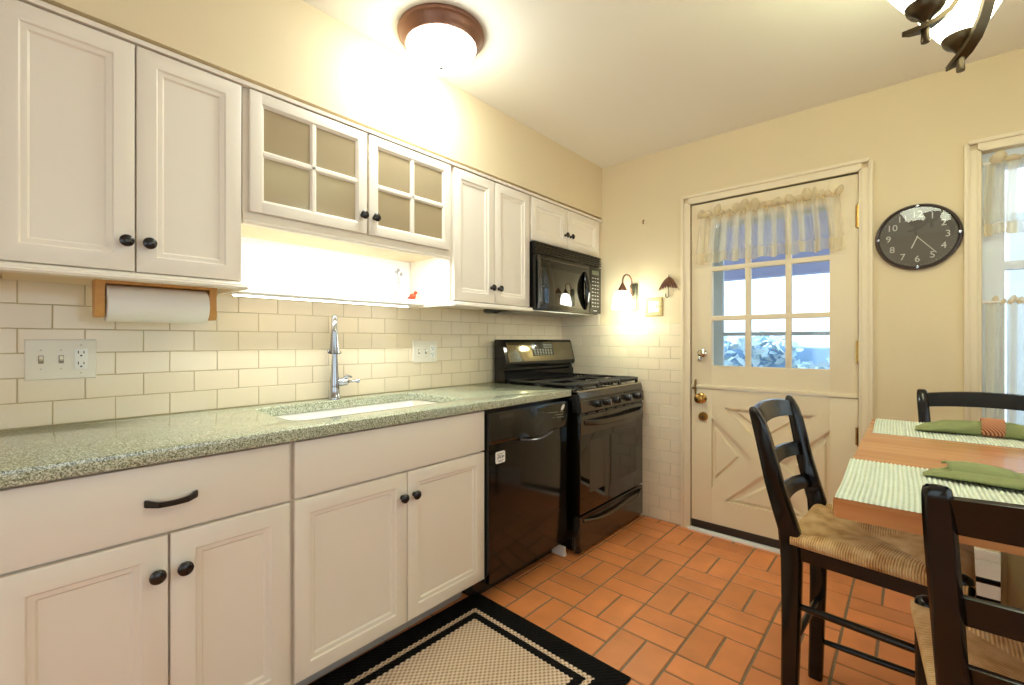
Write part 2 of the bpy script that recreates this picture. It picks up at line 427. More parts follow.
# glazed subway tile on the two walls
PX, PZ = .1540, .0778
YJ = .117-2.9686          # joint of the bottom course
ZB = .9405
def tiles(mp, a_lo, a_hi, z_lo, z_hi, jo, zo, par, skip=None):
    b = MB(); k0 = math.floor((z_lo-zo)/PZ)-1
    for k in range(k0, k0+30):
        z0, z1 = zo+k*PZ, zo+(k+1)*PZ
        if z1 <= z_lo+.004 or z0 >= z_hi-.004: continue
        off = jo+(PX/2 if (k+par) % 2 else 0)
        i0 = math.floor((a_lo-off)/PX)-1
        for i in range(i0, i0+60):
            a0, a1 = off+i*PX, off+(i+1)*PX
            A0, A1, Z0, Z1 = max(a0, a_lo), min(a1, a_hi), max(z0, z_lo), min(z1, z_hi)
            if A1-A0 < .006 or Z1-Z0 < .006: continue
            if skip and skip((A0+A1)/2, (Z0+Z1)/2): continue
            g = .0011; c = .0016; t = random.uniform(-.0003, .0003)
            b.nested(mp, [(A0+g, A1-g, Z0+g, Z1-g, -TT), (A0+g, A1-g, Z0+g, Z1-g, -c+t), (A0+g+c, A1-g-c, Z0+g+c, Z1-g-c, t)])
    return b
tiles(LW(0), -3.03, 0, .9405, 1.42, YJ, ZB+.0, 0).build('subway_tile', TILE, wl)
MB().box(-TT, -.0025, -3.03, -TT, .9, 1.43).build('grout', GROUT, wl)
XJ = -1.8167+2.0803; ZBK = .0378+1.2126
bt = tiles(BW(.0+TT*0), .0, .955, 0, 1.327, XJ, ZBK, 0)
t2 = tiles(BW(0), .0, .338, 1.329, 1.42, XJ, ZBK, 0)
bt.join(t2); 
MB().box(0, .957, -.0048+TT*0, 0, 0, 1.3285).box(0, .3385, -.0048, 0, 1.3285, 1.42).build('grout', GROUTW, wb)
for v in bt.bm.verts: v.co.y -= .008
bt.build('subway_tile', TILE, wb)
# soffit above the wall cabinets
struct(MB().box(-TT, .330, RY, 0, 2.105, RZ).box(.330, .358, RY, 0, 2.124, RZ).build('wall_soffit', WALL))
b = MB()
b.prism(lambda a, bb, d: (a, d, bb), [(.3305, 2.1005), (.345, 2.1005), (.345, 2.094), (.364, 2.094), (.366, 2.106), (.360, 2.110), (.3305, 2.110)], -3.0, -.002)
struct(b.build('trim_1', CAB))
# baseboard with a groove on the back wall
b = MB(); b.box(1.95, RX, -.018, 0, 0, .215, .002).box(1.95, RX, -.014, 0, .217, .262, .003); struct(b.build('baseboard_back', WHITE))
b = MB(); b.box(RX-.018, RX, RY, -.02, 0, .215, .002).box(RX-.014, RX, RY, -.02, .217, .262, .003); struct(b.build('baseboard_right', WHITE))
# casings
def casing(name, x0, x1, z0, z1, w, sides_to):
    b = MB(); m = BW(0)
    def leg(xa, xb, za, zb, vertical, flip):
        # stepped profile: inner bead, flat, outer bead
        prof = [(0, .014), (.12, .020), (.2, .014), (.68, .017), (.76, .026), (1, .026)]
        for k in range(len(prof)-1):
            f0, f1 = prof[k][0], prof[k+1][0]; d = max(prof[k][1], prof[k+1][1])
            if vertical:
                A0, A1 = (xa+(xb-xa)*f0, xa+(xb-xa)*f1); b.mbox(m, min(A0, A1), max(A0, A1), za, zb+(w*f0 if True else 0), 0, d, .0015)
            else:
                e0 = w*f0
                b.mbox(m, xa-e0, xb+e0, za+(zb-za)*f0, za+(zb-za)*f1, 0, d, .0015)
    leg(x0, x0-w, sides_to, z1, True, 0); leg(x1, x1+w, sides_to, z1, True, 0); leg(x0, x1, z1, z1+w, False, 0)
    return struct(b.build(name, TRIM))
casing('trim_2', DOORH[0], DOORH[1], 0, 2.094, .058, 0)
casing('trim_3', WINH[0]-.004, WINH[1]+.004, .70, 2.075, .055, .70)
# jamb lining of the door and the window
b = MB(); b.box(1.004, 1.012, 0, .12, 0, 2.102).box(1.878, 1.886, 0, .12, 0, 2.102).box(1.004, 1.886, 0, .12, 2.094, 2.102)
b.box(1.012, 1.030, .05, .12, 0, 2.094).box(1.860, 1.878, .05, .12, 0, 2.094).box(1.012, 1.878, .05, .12, 2.076, 2.094)
struct(b.build('trim_4', TRIM))
struct(MB().box(1.0, 1.89, -.03, .12, -.002, .016, .003).build('trim_5', mat('aluminium_threshold', (246, 246, 242), .35, metal=0)))

# ------------------------------------------------------------------ dutch door
D = sthing('door_1', (1.445, .02, 0)); m = BW(.002); th = .045
XL, XR = 1.0145, 1.8755
def frame_with_panes(b, m, a0, a1, z0, z1, xs, zs, mw, d0, d1, bead=.006):
    """muntin bars inside opening a0..a1,z0..z1 at positions xs, zs"""
    for x in xs: b.mbox(m, x-mw/2, x+mw/2, z0, z1, d0, d1, .003)
    for z in zs: b.mbox(m, a0, a1, z-mw/2, z+mw/2, d0+.0007, d1+.0009, .003)
b = MB()
b.mbox(m, XL, 1.14, .918, 2.087, -th, 0, .002).mbox(m, 1.752, XR, .918, 2.087, -th, 0, .002)
b.mbox(m, 1.14, 1.752, .918, 1.058, -th, 0).mbox(m, 1.14, 1.752, 1.955, 2.087, -th, 0)
frame_with_panes(b, m, 1.14, 1.752, 1.058, 1.955, [1.347, 1.5575], [1.355, 1.665], .029, -th+.006, -.002)
up = b.build('upper_leaf', DOORP, D)
b = MB(); b.mbox(m, XL, XR, .912, .934, -.01, .009, .004); b.build('ledge', DOORP, up)
for i, (xa, xb) in enumerate(((1.14, 1.336), (1.358, 1.546), (1.569, 1.752))):
    for (za, zb) in ((1.058, 1.344), (1.366, 1.654), (1.676, 1.955)):
        MB().mbox(m, xa, xb, za, zb, -.026, -.022).build('pane', GLASS, up)
b = MB(); b.mbox(m, XL, XR, .062, .908, -th, -.020)
b.mbox(m, XL, 1.14, .062, .908, -.02, 0, .002).mbox(m, 1.752, XR, .062, .908, -.02, 0, .002).mbox(m, 1.14, 1.752, .062, .22, -.02, 0).mbox(m, 1.14, 1.752, .798, .908, -.02, 0)
lo = b.build('lower_leaf', DOORP, D)
# crossbuck: two diagonals and a raised triangle in each field
x0, x1, z0, z1 = 1.14, 1.752, .22, .798; cx, cz = (x0+x1)/2, (z0+z1)/2
b = MB(); hx, hz = .074, .07
b.prism(m, [(x0, z1-hz), (x0, z1), (x0+hx, z1), (x1, z0+hz), (x1, z0), (x1-hx, z0)], -.021, -.0015)
b.prism(m, [(x0, z0), (x0, z0+hz), (x1-hx, z1), (x1, z1), (x1, z1-hz), (x0+hx, z0)], -.021, -.0012)
b.build('crossbuck', DOORP, lo)
tv, th_ = (z1-z0)/2-hz, (x1-x0)/2-hx
fields = [[(x0, z1-hz), (x0, z0+hz), (x0+th_*.82, cz)], [(x1, z0+hz), (x1, z1-hz), (x1-th_*.82, cz)], [(x0+hx, z0), (x1-hx, z0), (cx, z0+tv*.8)], [(x1-hx, z1), (x0+hx, z1), (cx, z1-tv*.8)]]
for f in fields:
    gx = sum(p[0] for p in f)/3; gz = sum(p[1] for p in f)/3
    q = [(gx+(a-gx)*.76, gz+(c-gz)*.76) for a, c in f]
    MB().prism(m, q, -.0205, -.006, .16).build('panel', DOORP, lo)
MB().mbox(m, XL, XR, .018, .066, -.03, .006, .004).build('door_sweep', mat('dark_rubber', (44, 32, 20), .5), lo)
for zc, zh in ((1.864, .058), (1.155, .055), (.714, .045)):
    b = MB(); b.tube([(1.875, -.007, zc-zh), (1.875, -.007, zc+zh)], .0065, 10).tube([(1.875, -.007, zc+zh), (1.875, -.007, zc+zh+.008)], [.005, .002], 8).tube([(1.875, -.007, zc-zh-.008), (1.875, -.007, zc-zh)], [.002, .005], 8)
    b.box(1.864, 1.8755, -.0035, .001, zc-zh, zc+zh); b.build('hinge', BRASS, D)
def knobset(x, z, prof, name, par, mt, n=24): MB().lathe(prof, (x, .002, z), (0, -1, 0), n).build(name, mt, par)
knobset(1.079, .849, [(.0, 0), (.033, 0), (.033, .004), (.028, .008), (.014, .012), (.012, .03), (.022, .036), (.028, .046), (.029, .058), (.024, .066), (.012, .069), (0, .069)], 'knob', lo, BRASS)
knobset(1.09, .733, [(0, 0), (.029, 0), (.028, .012), (.023, .018), (0, .018)], 'deadbolt', lo, BRASS)
knobset(1.09, .733, [(.007, .018), (.006, .021), (0, .021)], 'keyhole', lo, DARKHOLE)
knobset(1.088, 1.135, [(0, 0), (.024, 0), (.024, .006), (.012, .01), (.011, .025), (.02, .032), (.021, .045), (.012, .052), (0, .052)], 'upper_knob', up, mat('polished_nickel', (225, 220, 196), .1, metal=1))
b = MB().tube([(1.076, -.012, 1.117), (1.074, -.014, 1.10), (1.073, -.015, 1.085)], [.004, .010, .012], 10); b.build('thumb_latch', CHROME, up)
b = MB().box(1.038, 1.048, -.010, .002, .868, .966, .003).tube([(1.043, -.012, .88), (1.043, -.012, .955)], .005, 8).box(1.026, 1.043, -.02, -.008, .905, .918, .003); b.build('bolt_latch', mat('aged_brass', (140, 108, 56), .3, metal=1), lo)

# ------------------------------------------------------------------ window 1 (back wall), unseen right window, front window added for fill daylight
WFR = mat('window_frame_white', (226, 232, 240), .4)
W = sthing('window_1', (2.71, .06, .70)); m = BW(.045)
b = MB()
b.mbox(m, 2.325, 2.40, .70, 2.075, -.06, .01, .003).mbox(m, 3.03, 3.10, .70, 2.075, -.06, .01, .003).mbox(m, 2.40, 3.03, 2.0, 2.075, -.06, .01).mbox(m, 2.40, 3.03, .70, .77, -.06, .01).mbox(m, 2.40, 3.03, 1.535, 1.575, -.05, .0, .003)
fr = b.build('window_frame', WFR, W)
MB().mbox(m, 2.40, 3.03, .77, 2.0, -.036, -.032).build('pane', GLASS, fr)
MB().box(2.25, 3.17, -.05, .04, .675, .70, .004).build('window_sill', TRIM, W)
def bigwin(name, mp, a0, a1, z0, z1, n):
    W = sthing(name, mp((a0+a1)/2, z0, 0)); b = MB()
    b.mbox(mp, a0, a1, z0, z0+.06, -.08, -.02).mbox(mp, a0, a1, z1-.06, z1, -.08, -.02)
    for k in range(n+1):
        a = a0+(a1-a0-.06)*k/n; b.mbox(mp, a, a+.06, z0+.06, z1-.06, -.08, -.02)
    f = b.build('window_frame', WHITE, W)
    MB().mbox(mp, a0+.06, a1-.06, z0+.06, z1-.06, -.052, -.048).build('pane', GLASS, f)
bigwin('window_2', lambda a, b, d: (RX-d, a, b), -3.6, -1.3, .75, 2.2, 3)
bigwin('added_fill_window', lambda a, b, d: (a, RY+d, b), 1.0, 3.3, .55, 1.95, 3)  # unseen window added behind the camera to let in fill daylight

# ------------------------------------------------------------------ cabinet helpers
def panel_door(mp, a0, a1, b0, b1, fw=.055, th=.02):
    def r(i, d): return (a0+i, a1-i, b0+i, b1-i, d)
    b = MB()
    b.nested(mp, [r(0, -th), r(0, -.004), r(.001, -.0015), r(.004, 0), r(fw, 0), r(fw+.002, -.0015), r(fw+.004, -.005), r(fw+.013, -.0065), r(fw+.016, -.007), r(fw+.021, -.0125), r(fw+.024, -.0125)], back=True)
    return b
def knob(mp, a, c, par, r=.0175):
    o = mp(a, c, 0); ax = Vector(mp(a, c, 1))-Vector(o)
    prof = [(0, -.001), (.009, -.001), (.009, .003), (.0062, .006), (.006, .013), (.011, .017), (r, .022), (r*.97, .026), (r*.7, .0305), (0, .0325)]
    return MB().lathe(prof, o, ax, 20).build('knob', KNOB, par)
def carcass_open(x1, y0, y1, z0, z1, t=.016):
    """box open at the front"""
    b = MB(); b.box(.0, .008, y0, y1, z0, z1).box(.008, x1, y0, y0+t, z0, z1).box(.008, x1, y1-t, y1, z0, z1).box(.008, x1, y0+t, y1-t, z0, z0+t).box(.008, x1, y0+t, y1-t, z1-t, z1)
    return b
FX = .36; U = LW(FX)
def light_rail(y0, y1, z1, ret_r=True, ret_l=True):
    prof = [(.330, z1-.022), (.386, z1-.022), (.388, z1-.016), (.380, z1-.012), (.380, z1-.008), (.372, z1)]
    b = MB(); b.prism(lambda a, c, d: (a, d, c), prof+[(.330, z1)], y0-.008, y1+.008)
    for (ya, yb) in (((y1-.005, y1+.012),) if ret_r else ())+(((y0-.012, y0+.005),) if ret_l else ()):
        b.box(.004, .332, ya, yb, z1-.022, z1, .002)
    return b
# tall two-door wall cabinet nearest the camera
T = thing('wall_cabinet', 'cream two-door wall cabinet with the paper towel roll under it', 'cabinet', (.17, -2.70, 1.412))
MB().box(.0, .339, -2.985, -2.412, 1.412, 2.1).build('body', CAB, T)
for (a0, a1, ka) in ((-2.981, -2.7005, -2.722), (-2.6965, -2.416, -2.669)):
    d = panel_door(U, a0, a1, 1.418, 2.089, .047).build('door', CAB, T); knob(U, ka, 1.503, d)
light_rail(-2.985, -2.412, 1.412).build('light_rail', CAB, T)
MB().box(.005, .33, -2.96, -2.44, 1.4, 1.4118).build('underside', CABIN, T)
# glass-door cabinet over the open niche
T = thing('glass_front_cabinet', 'cream wall cabinet with two four-pane glass doors above the lit niche', 'cabinet', (.17, -1.93, 1.62))
b = carcass_open(.318, -2.407, -1.466, 1.645, 2.1); b.build('body', CABIN, T)
b = MB(); b.box(.318, .339, -2.407, -2.375, 1.662, 2.1).box(.318, .339, -1.497, -1.466, 1.662, 2.1).box(.318, .339, -2.375, -1.497, 1.662, 1.68).box(.318, .339, -2.375, -1.497, 2.06, 2.1).box(.318, .339, -1.95, -1.918, 1.68, 2.06)
b.build('face_frame', CAB, T)
b = MB(); b.prism(lambda a, c, d: (a, d, c), [(.3185, 1.6615), (.3185, 1.622), (.345, 1.622), (.350, 1.626), (.350, 1.631), (.344, 1.636), (.343, 1.6615)], -2.407, -1.4665); b.build('valance', CAB, T)
for (a0, a1, ka, sgn) in ((-2.390, -1.9395, -1.962, 1), (-1.9285, -1.476, -1.905, -1)):
    b = MB(); fw = .039; z0, z1 = 1.665, 2.089
    b.mbox(U, a0, a0+fw, z0, z1, -.02, 0, .002).mbox(U, a1-fw, a1, z0, z1, -.02, 0, .002).mbox(U, a0+fw-.001, a1-fw+.001, z0, z0+fw, -.02, 0, .002).mbox(U, a0+fw-.001, a1-fw+.001, z1-fw, z1, -.02, 0, .002)
    # bevelled glazing bead round the opening
    def rr(i, dd): return (a0+fw-.001+i, a1-fw+.001-i, z0+fw-.001+i, z1-fw+.001-i, dd)
    b.nested(U, [rr(0, -.001), rr(.003, -.003), rr(.010, -.009), rr(.010, -.016)], cap=False)
    am, zm = (a0+a1)/2, (z0+z1)/2
    for pts, hor in (((am, 0), 0), ((zm, 0), 1)):
        mw = .0122
        pr = [(-mw, -.014), (mw, -.014), (mw, -.009), (.005, -.003), (-.005, -.003), (-mw, -.009)]
        if not hor: b.prism(lambda a, c, d: (FX+c, am+a, d), pr, z0+fw+.005, z1-fw-.005)
        else: b.prism(lambda a, c, d: (FX+c, d, zm+a), pr, a0+fw+.005, a1-fw-.005)
    d = b.build('door', CAB, T)
    for (p0, p1) in ((a0+fw+.008, am-.008), (am+.008, a1-fw-.008)):
        for (q0, q1) in ((z0+fw+.008, zm-.008), (zm+.008, z1-fw-.008)):
            MB().mbox(U, p0, p1, q0, q1, -.0135, -.0115).build('pane', CABGLASS, d)
    knob(U, ka, 1.737, d)
# tall narrow pair
T = thing('wall_cabinet', 'cream wall cabinet with two tall narrow doors between the glass-front cabinet and the microwave', 'cabinet', (.17, -1.16, 1.412))
MB().box(.0, .339, -1.464, -.845, 1.412, 2.1).build('body', CAB, T)
for (a0, a1, ka) in ((-1.453, -1.158, -1.186), (-1.1535, -.852, -1.128)):
    d = panel_door(U, a0, a1, 1.418, 2.089, .047).build('door', CAB, T); knob(U, ka, 1.502, d)
light_rail(-1.464, -.856, 1.412, False).build('light_rail', CAB, T)
# short pair above the microwave
T = thing('wall_cabinet', 'short cream wall cabinet with two doors above the black microwave', 'cabinet', (.17, -.44, 1.818))
MB().box(.0, .339, -.843, -.004, 1.818, 2.1).build('body', CAB, T)
for (a0, a1, ka) in ((-.834, -.4525, -.482), (-.4485, -.045, -.42)):
    d = panel_door(U, a0, a1, 1.826, 2.089, .05).build('door', CAB, T); knob(U, ka, 1.912, d)
# niche: display shelf, light fittings, trinkets
b = MB().box(.001, .150, -2.396, -1.478, 1.402, 1.428, .002); tag(b.build('display_shelf', WHITE), 'white display shelf in the bright niche under the glass-front cabinet', 'shelf')
b = MB().box(.0005, .009, -2.405, -1.468, 1.43, 1.66); struct(b.build('trim_6', WHITE))
T = thing('valance_light', 'slim lit strip light hidden behind the valance at the top of the niche', 'light', (.29, -1.93, 1.62))
MB().box(.286, .317, -2.36, -1.51, 1.6415, 1.6448, .001).build('housing', WHITE, T); MB().box(.289, .314, -2.34, -1.53, 1.638, 1.6413).build('diffuser', TUBE, T)
T = thing('shelf_light', 'slim lit strip light fixed under the niche display shelf', 'light', (.12, -1.93, 1.39))
MB().box(.085, .115, -2.37, -1.54, 1.394, 1.402, .002).build('housing', WHITE, T); MB().box(.088, .112, -2.36, -1.55, 1.389, 1.3938).build('diffuser', LED, T)
T = thing('under_cabinet_spotlight', 'flat black puck light under the tall narrow wall cabinet', 'light', (.11, -.92, 1.38))
MB().lathe([(0, .0), (.05, .0), (.055, -.004), (.055, -.02), (.045, -.026), (0, -.026)], (.12, -.93, 1.4115), n=28).build('housing', BLACKM, T)
MB().lathe([(.036, -.0262), (.034, -.029), (0, -.029)], (.12, -.93, 1.4115), n=24).build('lens', BGLASS, T)
# trinkets
T = thing('bud_vase', 'slender pale bud vase with a small flower stem on the niche shelf', 'vase', (.10, -1.604, 1.428))
MB().lathe([(0, 0), (.019, 0), (.021, .004), (.015, .02), (.009, .05), (.006, .08), (.0085, .09), (.006, .09), (0, .086)], (.10, -1.604, 1.428), n=18).build('vase_body', PINKG, T)
b = MB().tube([(.10, -1.604, 1.51), (.101, -1.606, 1.54), (.104, -1.615, 1.562)], .0014, 6).tube([(.10, -1.604, 1.515), (.10, -1.598, 1.54), (.1, -1.592, 1.555)], .0012, 6); st = b.build('stem', mat('dry_stem', (120, 112, 84), .7), T)
b = MB()
for (y, z) in ((-1.617, 1.566), (-1.59, 1.558), (-1.607, 1.578)):
    for k in range(5):
        a = 2*PI*k/5; b.lathe([(0, -.004), (.005, 0), (0, .004)], (.103, y+.006*cos(a), z+.006*sin(a)), n=8)
b.build('blossom', mat('grey_blossom', (150, 148, 150), .7), st)
T = thing('bird_figurine', 'little red glazed bird figurine beside the bud vase on the niche shelf', 'figurine', (.10, -1.512, 1.428))
b = MB(); b.lathe([(0, -.021), (.009, -.018), (.016, -.006), (.017, .004), (.011, .015), (0, .021)], (.10, -1.516, 1.447), (0, .75, .66), 16)
b.lathe([(0, -.011), (.008, -.006), (.010, 0), (.008, .006), (0, .010)], (.10, -1.497, 1.470), n=14); b.box(.088, .112, -1.530, -1.505, 1.428, 1.434, .003)
bd = b.build('body', RED, T)
MB().lathe([(.0045, 0), (0, .012)], (.10, -1.4895, 1.471), (0, 1, .1), 8).build('beak', mat('beak_ochre', (220, 170, 60), .4), T)
b = MB().prism(lambda a, c, d: (.10+d, a, c), [(-1.526, 1.440), (-1.548, 1.432), (-1.545, 1.441), (-1.528, 1.452)], -.004, .004); b.build('tail', mat('dark_red', (130, 30, 20), .3), T)
T = thing('glass_ornament', 'tiny clear glass ornament standing alone on the niche shelf', 'ornament', (.10, -1.751, 1.428))
MB().lathe([(0, 0), (.013, 0), (.013, .004), (.004, .010), (.004, .016), (.012, .026), (.014, .036), (.008, .046), (.002, .054), (0, .056)], (.10, -1.751, 1.428), n=16).build('ornament_body', mat('pale_glass', (226, 232, 236), .08), T)
MB().lathe([(0, -.005), (.006, 0), (0, .005)], (.10, -1.751, 1.486), n=10).build('finial', GREYINK, T)

# ------------------------------------------------------------------ base cabinets
BX = .62; Bm = LW(BX)
def panel_front(mp, a0, a1, b0, b1, th=.02):
    def r(i, d): return (a0+i, a1-i, b0+i, b1-i, d)
    return MB().nested(mp, [r(0, -th), r(0, -.004), r(.0012, -.001), r(.004, 0)], back=True)
T = thing('base_cabinet', 'cream base cabinet with one wide drawer over two doors', 'cabinet', (.3, -2.67, 0))
MB().box(.03, .598, -2.99, -2.356, .112, .9).build('body', CAB, T)
MB().box(.03, .483, -2.99, -2.356, 0, .112).build('toe_kick', KICK, T)
d = panel_front(Bm, -2.985, -2.362, .7125, .892).build('drawer', CAB, T)
# bow pull
secs = []
for k in range(15):
    t = k/14; y = -2.722+.112*t; bow = sin(PI*t)
    w = .0065+.003*abs(2*t-1)**2; x = BX+.003+.02*min(1, bow*1.6); z = .7985-.006*sin(PI*t)+.0
    secs.append([(x-.004, y, z-w), (x+.004, y, z-w), (x+.004, y, z+w), (x-.004, y, z+w)])
b = MB(); b.rsweep(secs); b.box(BX-.001, BX+.006, -2.724, -2.712, .79, .806, .002).box(BX-.001, BX+.006, -2.620, -2.608, .79, .806, .002); b.build('handle', KNOB, d)
for (a0, a1, ka) in ((-2.985, -2.6725, -2.699), (-2.668, -2.362, -2.640)):
    dd = panel_door(Bm, a0, a1, .125, .7045, .055).build('door', CAB, T); knob(Bm, ka, .611, dd, .0185)
T = thing('base_cabinet', 'cream sink base cabinet with a plain false front over two doors', 'cabinet', (.3, -1.92, 0))
b = MB(); b.box(.03, .048, -2.354, -1.504, .112, .9).box(.03, .598, -2.354, -2.336, .112, .9).box(.03, .598, -1.522, -1.504, .112, .9).box(.03, .598, -2.336, -1.522, .112, .13).box(.580, .598, -2.336, -1.522, .13, .9); b.build('body', CAB, T)
b = MB(); pts = [(.03, -2.354), (.483, -2.354), (.483, -1.53), (.475, -1.508), (.46, -1.504), (.03, -1.504)]; b.prism(UP(0), pts, 0, .112); b.build('toe_kick', KICK, T)
panel_front(Bm, -2.348, -1.4985, .7125, .892).build('false_front', CAB, T)
for (a0, a1, ka) in ((-2.348, -1.9225, -1.947), (-1.9185, -1.4985, -1.891)):
    dd = panel_door(Bm, a0, a1, .125, .7045, .048).build('door', CAB, T); knob(Bm, ka, .614, dd)
# countertop with undermount cut-out
HX0, HX1, HY0, HY1 = .097, .512, -2.305, -1.497
ct = plate2d('countertop', [(.001, -3.01), (.642, -3.01), (.642, -.836), (.636, -.829), (.001, -.829)], [rrect(HX0, HX1, HY0, HY1, .06)], .038, .9015, GRANITE, None, .004)
tag(ct, 'speckled green granite countertop over the cream base cabinets and dishwasher', 'countertop')
# sink
T = thing('sink', 'white undermount sink sunk in the green granite countertop', 'sink', (.3, -1.9, .72))
outer = rrect(HX0-.02, HX1+.02, HY0-.02, HY1+.02, .07); b = MB()
def loop(inset, z, r): return [(p[0], p[1], z) for p in rrect(HX0+inset, HX1-inset, HY0+inset, HY1-inset, r)]
P = [loop(-.02, .8975, .075), loop(-.004, .8975, .064), loop(-.002, .891, .062), loop(.004, .80, .06), loop(.012, .745, .055), loop(.035, .722, .04), loop(.12, .716, .03)]
V = b.grid(P, close_u=True); b.bm.faces.new(V[-1]); sk = b.build('basin', PORCELAIN, T, 50, recalc=False, solid=.006)
MB().lathe([(.045, .7195), (.043, .722), (.03, .722), (.026, .719), (0, .719)], (.30, -1.9, 0), n=28).build('drain', CHROME, T)
MB().lathe([(0, 0), (.013, 0), (.013, .003), (0, .004)], (HX0+.004, -1.872, .852), (1, 0, .06), 18, 1, 1).build('overflow', DARKHOLE, T)
# faucet (pull-down, swung towards the room)
T = thing('faucet', 'tall chrome pull-down faucet behind the sink', 'faucet', (.052, -1.924, .9395))
fx, fy, fz = .052, -1.924, .9395; dx_, dy_ = .885, -.465
b = MB().lathe([(0, 0), (.027, 0), (.027, .012), (.023, .018), (.021, .06), (.022, .085), (.019, .10), (.016, .14), (.0135, .2), (.0125, .27)], (fx, fy, fz), n=24)
bd = b.build('body', CHROME, T)
R_ = .072; pts = [(fx, fy, fz+.20)]
for k in range(0, 15):
    a = PI-(PI+.12)*k/14; rr_ = R_+R_*cos(a); pts.append((fx+dx_*rr_, fy+dy_*rr_, fz+.305+R_*1.05*sin(a)))
MB().tube(pts, .0125, 14).build('spout', CHROME, T)
ex, ey, ez = pts[-1]
b = MB().tube([(ex, ey, ez+.012), (ex, ey, ez-.03), (ex+.001, ey, ez-.08), (ex+.002, ey, 1.166), (ex+.002, ey, 1.158)], [.0145, .017, .024, .030, .0275], 20); sh = b.build('spray_head', CHROME, T)
MB().tube([(ex+.002, ey, 1.1578), (ex+.002, ey, 1.1565)], .018, 18).build('nozzle', DARKHOLE, sh)
b = MB().lathe([(0, 0), (.019, 0), (.020, .02), (.017, .045), (.010, .052), (.007, .056), (.0055, .085), (.010, .094), (.010, .102), (0, .108)], (fx, fy+.012, fz+.078), (0.25, 1, .03), 18)
b.tube([(fx+.012, fy+.035, fz+.092), (fx+.018, fy+.055, fz+.106), (fx+.02, fy+.075, fz+.10)], [.006, .008, .004], 10)
b.build('handle', CHROME, T)
SCREW = mat('plate_screw', (205, 196, 176), .4)
# wall plates on the backsplash
def wall_plate(name, label, y0, y1, z0, z1, togs, outs, grp=None):
    T = thing(name, label, 'wall plate', (0, (y0+y1)/2, z0)); M_ = LW(0)
    def r(i, d): return (y0+i, y1-i, z0+i, z1-i, d)
    pl = MB().nested(M_, [r(0, .0), r(0, .003), r(.003, .006), r(.008, .0065)], back=True).build('plate', PLASTIC, T)
    zc = (z0+z1)/2
    for y in togs:
        MB().mbox(M_, y-.006, y+.006, zc-.013, zc+.013, .006, .0075).build('toggle_slot', mat('slot_shadow_grey', (150, 138, 118), .6), pl)
        b = MB(); b.obox(Matrix.Translation((.012, y, zc+.003)) @ Matrix.Rotation(math.radians(-25), 4, 'Y'), .014, .0085, .012, .002); b.build('toggle', PLASTIC, T)
    for y in outs:
        ou = MB().mbox(M_, y-.0165, y+.0165, zc-.034, zc+.034, .0055, .009, .0015).build('outlet', WHITE, T)
        b = MB()
        for s in (-.018, .018):
            b.mbox(M_, y-.008, y-.0055, zc+s, zc+s+.009, .0085, .0094).mbox(M_, y+.0055, y+.008, zc+s, zc+s+.008, .0085, .0094)
            b.lathe([(.0028, .0), (0, .0002)], (.0094, y, zc+s-.007), (1, 0, 0), 10)
        b.build('outlet_slot', DARKHOLE, ou)
    for y in togs+outs:
        for s in (-1, 1): MB().lathe([(.0028, 0), (.002, .001), (0, .001)], (.0062, y, zc+s*.046 if y in outs else zc+s*.030), (1, 0, 0), 10).build('screw', SCREW, T)
wall_plate('switch_plate', 'wide white wall plate with two toggles and an outlet under the paper towels', -2.914, -2.747, 1.088, 1.218, [-2.878, -2.832], [-2.785])
wall_plate('switch_plate', 'white triple wall plate on the tile between the faucet and the range', -1.443, -1.272, 1.090, 1.215, [-1.403, -1.356], [-1.308])
# paper towels
T = thing('towel_holder', 'wooden paper towel holder under the wall cabinet', 'towel holder', (.20, -2.61, 1.27))
for (y0, y1) in ((-2.774, -2.752), (-2.478, -2.456)):
    b = MB(); pr = [(.155, 1.40), (.245, 1.40), (.235, 1.365), (.236, 1.30), (.228, 1.286), (.172, 1.286), (.164, 1.30), (.165, 1.365)]
    b.prism(lambda a, c, d: (a, d, c), pr, y0, y1); b.build('bracket', WOODL, T)
MB().tube([(.20, -2.752, 1.334), (.20, -2.478, 1.334)], .010, 12).build('dowel', WOODL, T)
MB().box(.155, .245, -2.752, -2.478, 1.390, 1.40, .001).build('mounting_board', WOODL, T)
b = MB(); n = 40; P = []
for y, rr_ in ((-2.748, .0205), (-2.748, .056), (-2.746, .058), (-2.484, .058), (-2.482, .056), (-2.482, .0205), (-2.748, .0205)):
    P.append([(.20+rr_*cos(2*PI*k/n), y, 1.331+rr_*sin(2*PI*k/n)) for k in range(n)])
b.grid(P, close_u=True)
pt = b.build('paper_towel_roll', PAPER); tag(pt, 'white paper towel roll on the wooden holder under the wall cabinet', 'paper towel')

# ------------------------------------------------------------------ dishwasher
T = thing('dishwasher', 'black dishwasher under the counter beside the range', 'dishwasher', (.3, -1.17, 0))
MB().box(.03, .600, -1.494, -.862, .10, .893).build('body', BLACK, T)
MB().box(.03, .535, -1.49, -.866, 0.0, .10).build('toe_kick', BLACKM, T)
Dm = LW(.64)
d = MB().mbox(Dm, -1.491, -.866, .098, .742, -.04, 0, .006).build('door', BLACK, T)
b = MB()
